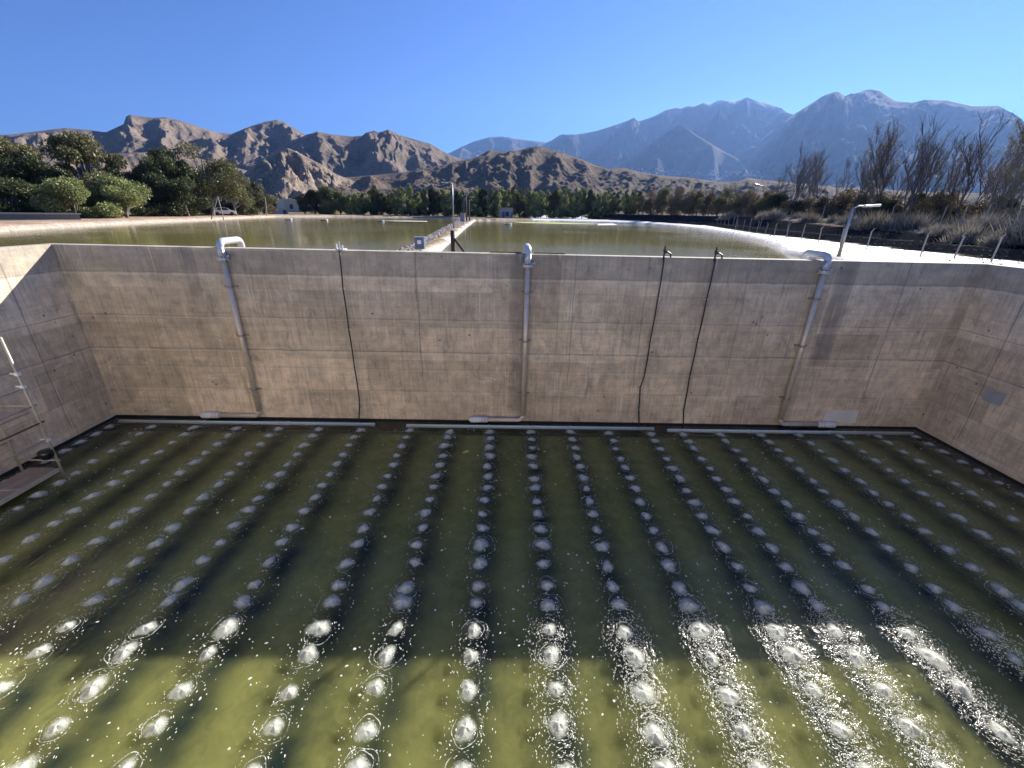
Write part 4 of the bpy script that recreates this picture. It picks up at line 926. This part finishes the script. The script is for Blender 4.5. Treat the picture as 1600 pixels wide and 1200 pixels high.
house(462, 322, 190, 26, 8, 'pale flat roofed house behind the blue shed', m_plaster, [(-.2, .15, .3, .4, m_dkwin, 'window'), (.2, .15, .3, .4, m_dkwin, 'window')])
house(452, 316, 230, 30, 5, 'long pale wall line farther back left of the windbreak', simple('pale_plaster', (.55, .5, .44), .9), [(.1, .1, .3, .4, m_dkwin, 'window')])
house(36, 347, 70, 84, 13, 'long low grey block wall under the trees at the left edge', simple('grey_block_wall', (.17, .17, .16), .9), [], name='block_wall', cat='wall', depth=.4)
for n, (x, y) in enumerate(((1170, 330), (1200, 331), (1235, 331), (1285, 333), (1390, 322), (1500, 318), (1535, 322))):
    house(x, y, 230, 16+n*3, 3.2, '%s long pale roofed shed from the left, far behind the right bank' % ORD[n], m_plaster, [(.1, .1, .2, .5, m_dkwin, 'door')], roof=simple('white_roof', (.7, .7, .7), .5), name='farm_shed', cat='shed', depth=5)
# white car
b = bd(351, 337, 104); z0 = ground_z(b.x, b.y); e = empty('parked_car', (b.x, b.y, z0), -math.atan2(b.x, b.y)+.1); tag(e, 'white hatchback car parked under the trees at the left shore', 'car')
prof = [(-1.9, .35), (-1.95, .75), (-1.7, .9), (-1.15, 1.38), (-.2, 1.48), (.6, 1.38), (1.1, .98), (1.85, .82), (1.95, .5), (1.9, .3)]
def extr(prof, y0, y1): n = len(prof); return [(x, y0, z) for x, z in prof]+[(x, y1, z) for x, z in prof], [tuple(range(n)), tuple(range(n, 2*n))[::-1]]+[(i, n+i, n+(i+1) % n, (i+1) % n) for i in range(n)]
MB().add(*extr(prof, -.82, .82)).build('body', simple('white_car_paint', (.8, .8, .8), .25, bump=0), e, bevel=.06)
MB().add(*extr([(-1.1, .95), (-1.0, 1.3), (-.2, 1.4), (.5, 1.31), (.9, .97)], -.835, .835)).build('window', m_dkwin, e)
for wx_ in (-1.2, 1.2):
    for wy in (-.75, .75): MB().tube([(wx_, wy-.1, .32), (wx_, wy+.1, .32)], .32, 16).build('wheel', m_black, e)
# dark tank tower in the thicket
b = bd(1059, 310, 150); z0 = ground_z(b.x, b.y); zt = bd(1059, 292, 150).z; e = empty('water_tower', (b.x, b.y, z0), -math.atan2(b.x, b.y)); tag(e, 'dark boxy tower with a railing rising above the brown thicket', 'tower')
h_ = zt-z0; md = simple('dark_steel', (.035, .04, .05), .6)
MB().box((0, 0, h_-1.1), (2.2, 2.0, 2.0)).build('cabin', md, e); MB().box((0, -1.02, h_-.55), (1.5, .04, .35)).build('window', m_plaster, e)
for a in (-.9, .9):
    for c_ in (-.8, .8): MB().tube([(a, c_, -.1), (a, c_, h_-2)], .1, 6).build('leg', md, e)
mb = MB()
for a in np.linspace(-1, 1, 7): mb.tube([(a, -.95, h_-.1), (a, -.95, h_+1.)], .035, 5)
mb.tube([(-1, -.95, h_+.95), (1, -.95, h_+.95)], .04, 5); mb.build('railing', m_pole, e)
# floodlight mast
b = bd(1177, 325, 120); z0 = ground_z(b.x, b.y); zt = bd(1180, 290, 120).z; e = empty('floodlight_mast', (b.x, b.y, z0), -.3); tag(e, 'thin mast with a cluster of floodlights above the thicket', 'mast')
MB().tube([(0, 0, 0), (0, 0, zt-z0)], .09, 8).build('mast', m_pole, e)
for a in (-.9, -.45, .1, .6, 1.): MB().box((a, 0, zt-z0+rnd.uniform(-.15, .3)), (.4, .22, .3), 0, .4, rnd.uniform(-.4, .4)).build('floodlight', m_head, e)
MB().box((0, 0, zt-z0-.1), (2.2, .08, .08)).build('crossbar', m_pole, e)
# far village
hm = MB().box((0, 0, 3), (14, 9, 6)).add([(-7, -4.5, 6), (7, -4.5, 6), (7, 4.5, 6), (-7, 4.5, 6), (-7, 0, 8.5), (7, 0, 8.5)], [(0, 1, 5, 4), (3, 4, 5, 2), (0, 4, 3), (1, 2, 5)]).build('village_house', simple('whitewash', (.75, .73, .7), .8)); hd = hm.data; bpy.data.objects.remove(hm)
hz = rnd.Random(5) if hasattr(rnd, 'Random') else random.Random(5)
dg = bpy.context.evaluated_depsgraph_get()
for n in range(60):
    x = hz.uniform(985, 1190); y = 262+(x-985)*.04+hz.uniform(0, 9)
    dr_ = ray(x, y).normalized(); hit, loc, *_ = S.ray_cast(dg, Vector((0, 0, CH))+dr_*700, dr_)
    if not hit: continue
    if loc.length < 1500: continue
    o = bpy.data.objects.new('village_house', hd); COL.objects.link(o); o.location = loc-Vector((0, 0, 1)); o.rotation_euler = (0, 0, hz.uniform(0, 3)); s_ = hz.uniform(.6, 1.3); o.scale = (s_,)*3
    tag(o, 'tiny white house of the village at the foot of the far mountains', 'house', 'tiny white houses of the far village')
# stones scattered on the berm
ic = [(0, 0, 1), (.89, 0, .45), (.28, .85, .45), (-.72, .53, .45), (-.72, -.53, .45), (.28, -.85, .45), (.72, .53, -.45), (-.28, .85, -.45), (-.89, 0, -.45), (-.28, -.85, -.45), (.72, -.53, -.45), (0, 0, -1)]
icf = [(0, 1, 2), (0, 2, 3), (0, 3, 4), (0, 4, 5), (0, 5, 1), (1, 6, 2), (2, 7, 3), (3, 8, 4), (4, 9, 5), (5, 10, 1), (1, 10, 6), (2, 6, 7), (3, 7, 8), (4, 8, 9), (5, 9, 10), (6, 11, 7), (7, 11, 8), (8, 11, 9), (9, 11, 10), (10, 11, 6)]
mb = MB()
for n in range(1500):
    t = rnd.random()**1.5; y = 18+t*95; xa = np.interp(y, [18, 125], [-5.3, -12.8]); xb = np.interp(y, [18, 112], [-4.2, -8.7]); x = rnd.uniform(xa+.15, xb-.15); s_ = rnd.uniform(.03, .11)*(1+t)
    mb.add([(x+a*s_*rnd.uniform(.7, 1.3), y+b*s_*rnd.uniform(.7, 1.3), ground_z(x, y)+c_*s_*.7) for a, b, c_ in ic], icf)
tag(mb.build('rubble', simple('pale_stone', (.45, .38, .32), .9, scale=1)), 'loose rubble and gravel strewn over the berm between the ponds', 'rubble', kind='stuff')
mb = MB()
for n in range(900):
    t = rnd.random(); x = rnd.uniform(1010, 1640); cyb = np.interp(x, [1000, 1100, 1200, 1300, 1400, 1500, 1640], [341, 346, 357, 366, 377, 388, 404])+rnd.uniform(-8, 10)
    p = bz(x, cyb, 6.6); s_ = rnd.uniform(.02, .06); z_ = ground_z(p.x, p.y)
    mb.add([(p.x+a*s_*rnd.uniform(.7, 1.6), p.y+b*s_*rnd.uniform(.7, 1.3), z_+c_*s_*.7) for a, b, c_ in ic], icf)
tag(mb.build('rubble', simple('grey_stone', (.12, .11, .10), .9, scale=1)), 'grey stones scattered over the black lined bank', 'rubble', kind='stuff')

# ---------------------------------------------------------------- haze
k = NT('haze_air'); k.t.nodes.remove(k.b); pv_ = k.n('VolumePrincipled'); pv_.inputs['Color'].default_value = (.25, .46, .98, 1); pv_.inputs['Density'].default_value = 0.62e-4; pv_.inputs['Anisotropy'].default_value = .35
k.l(pv_.outputs[0], k.out.inputs['Volume'])
hz_ = MB().box((0, 3600, 905), (15600, 11400, 1820)).build('haze', k.m); tag(hz_, 'pale blue haze in the air', kind='stuff')
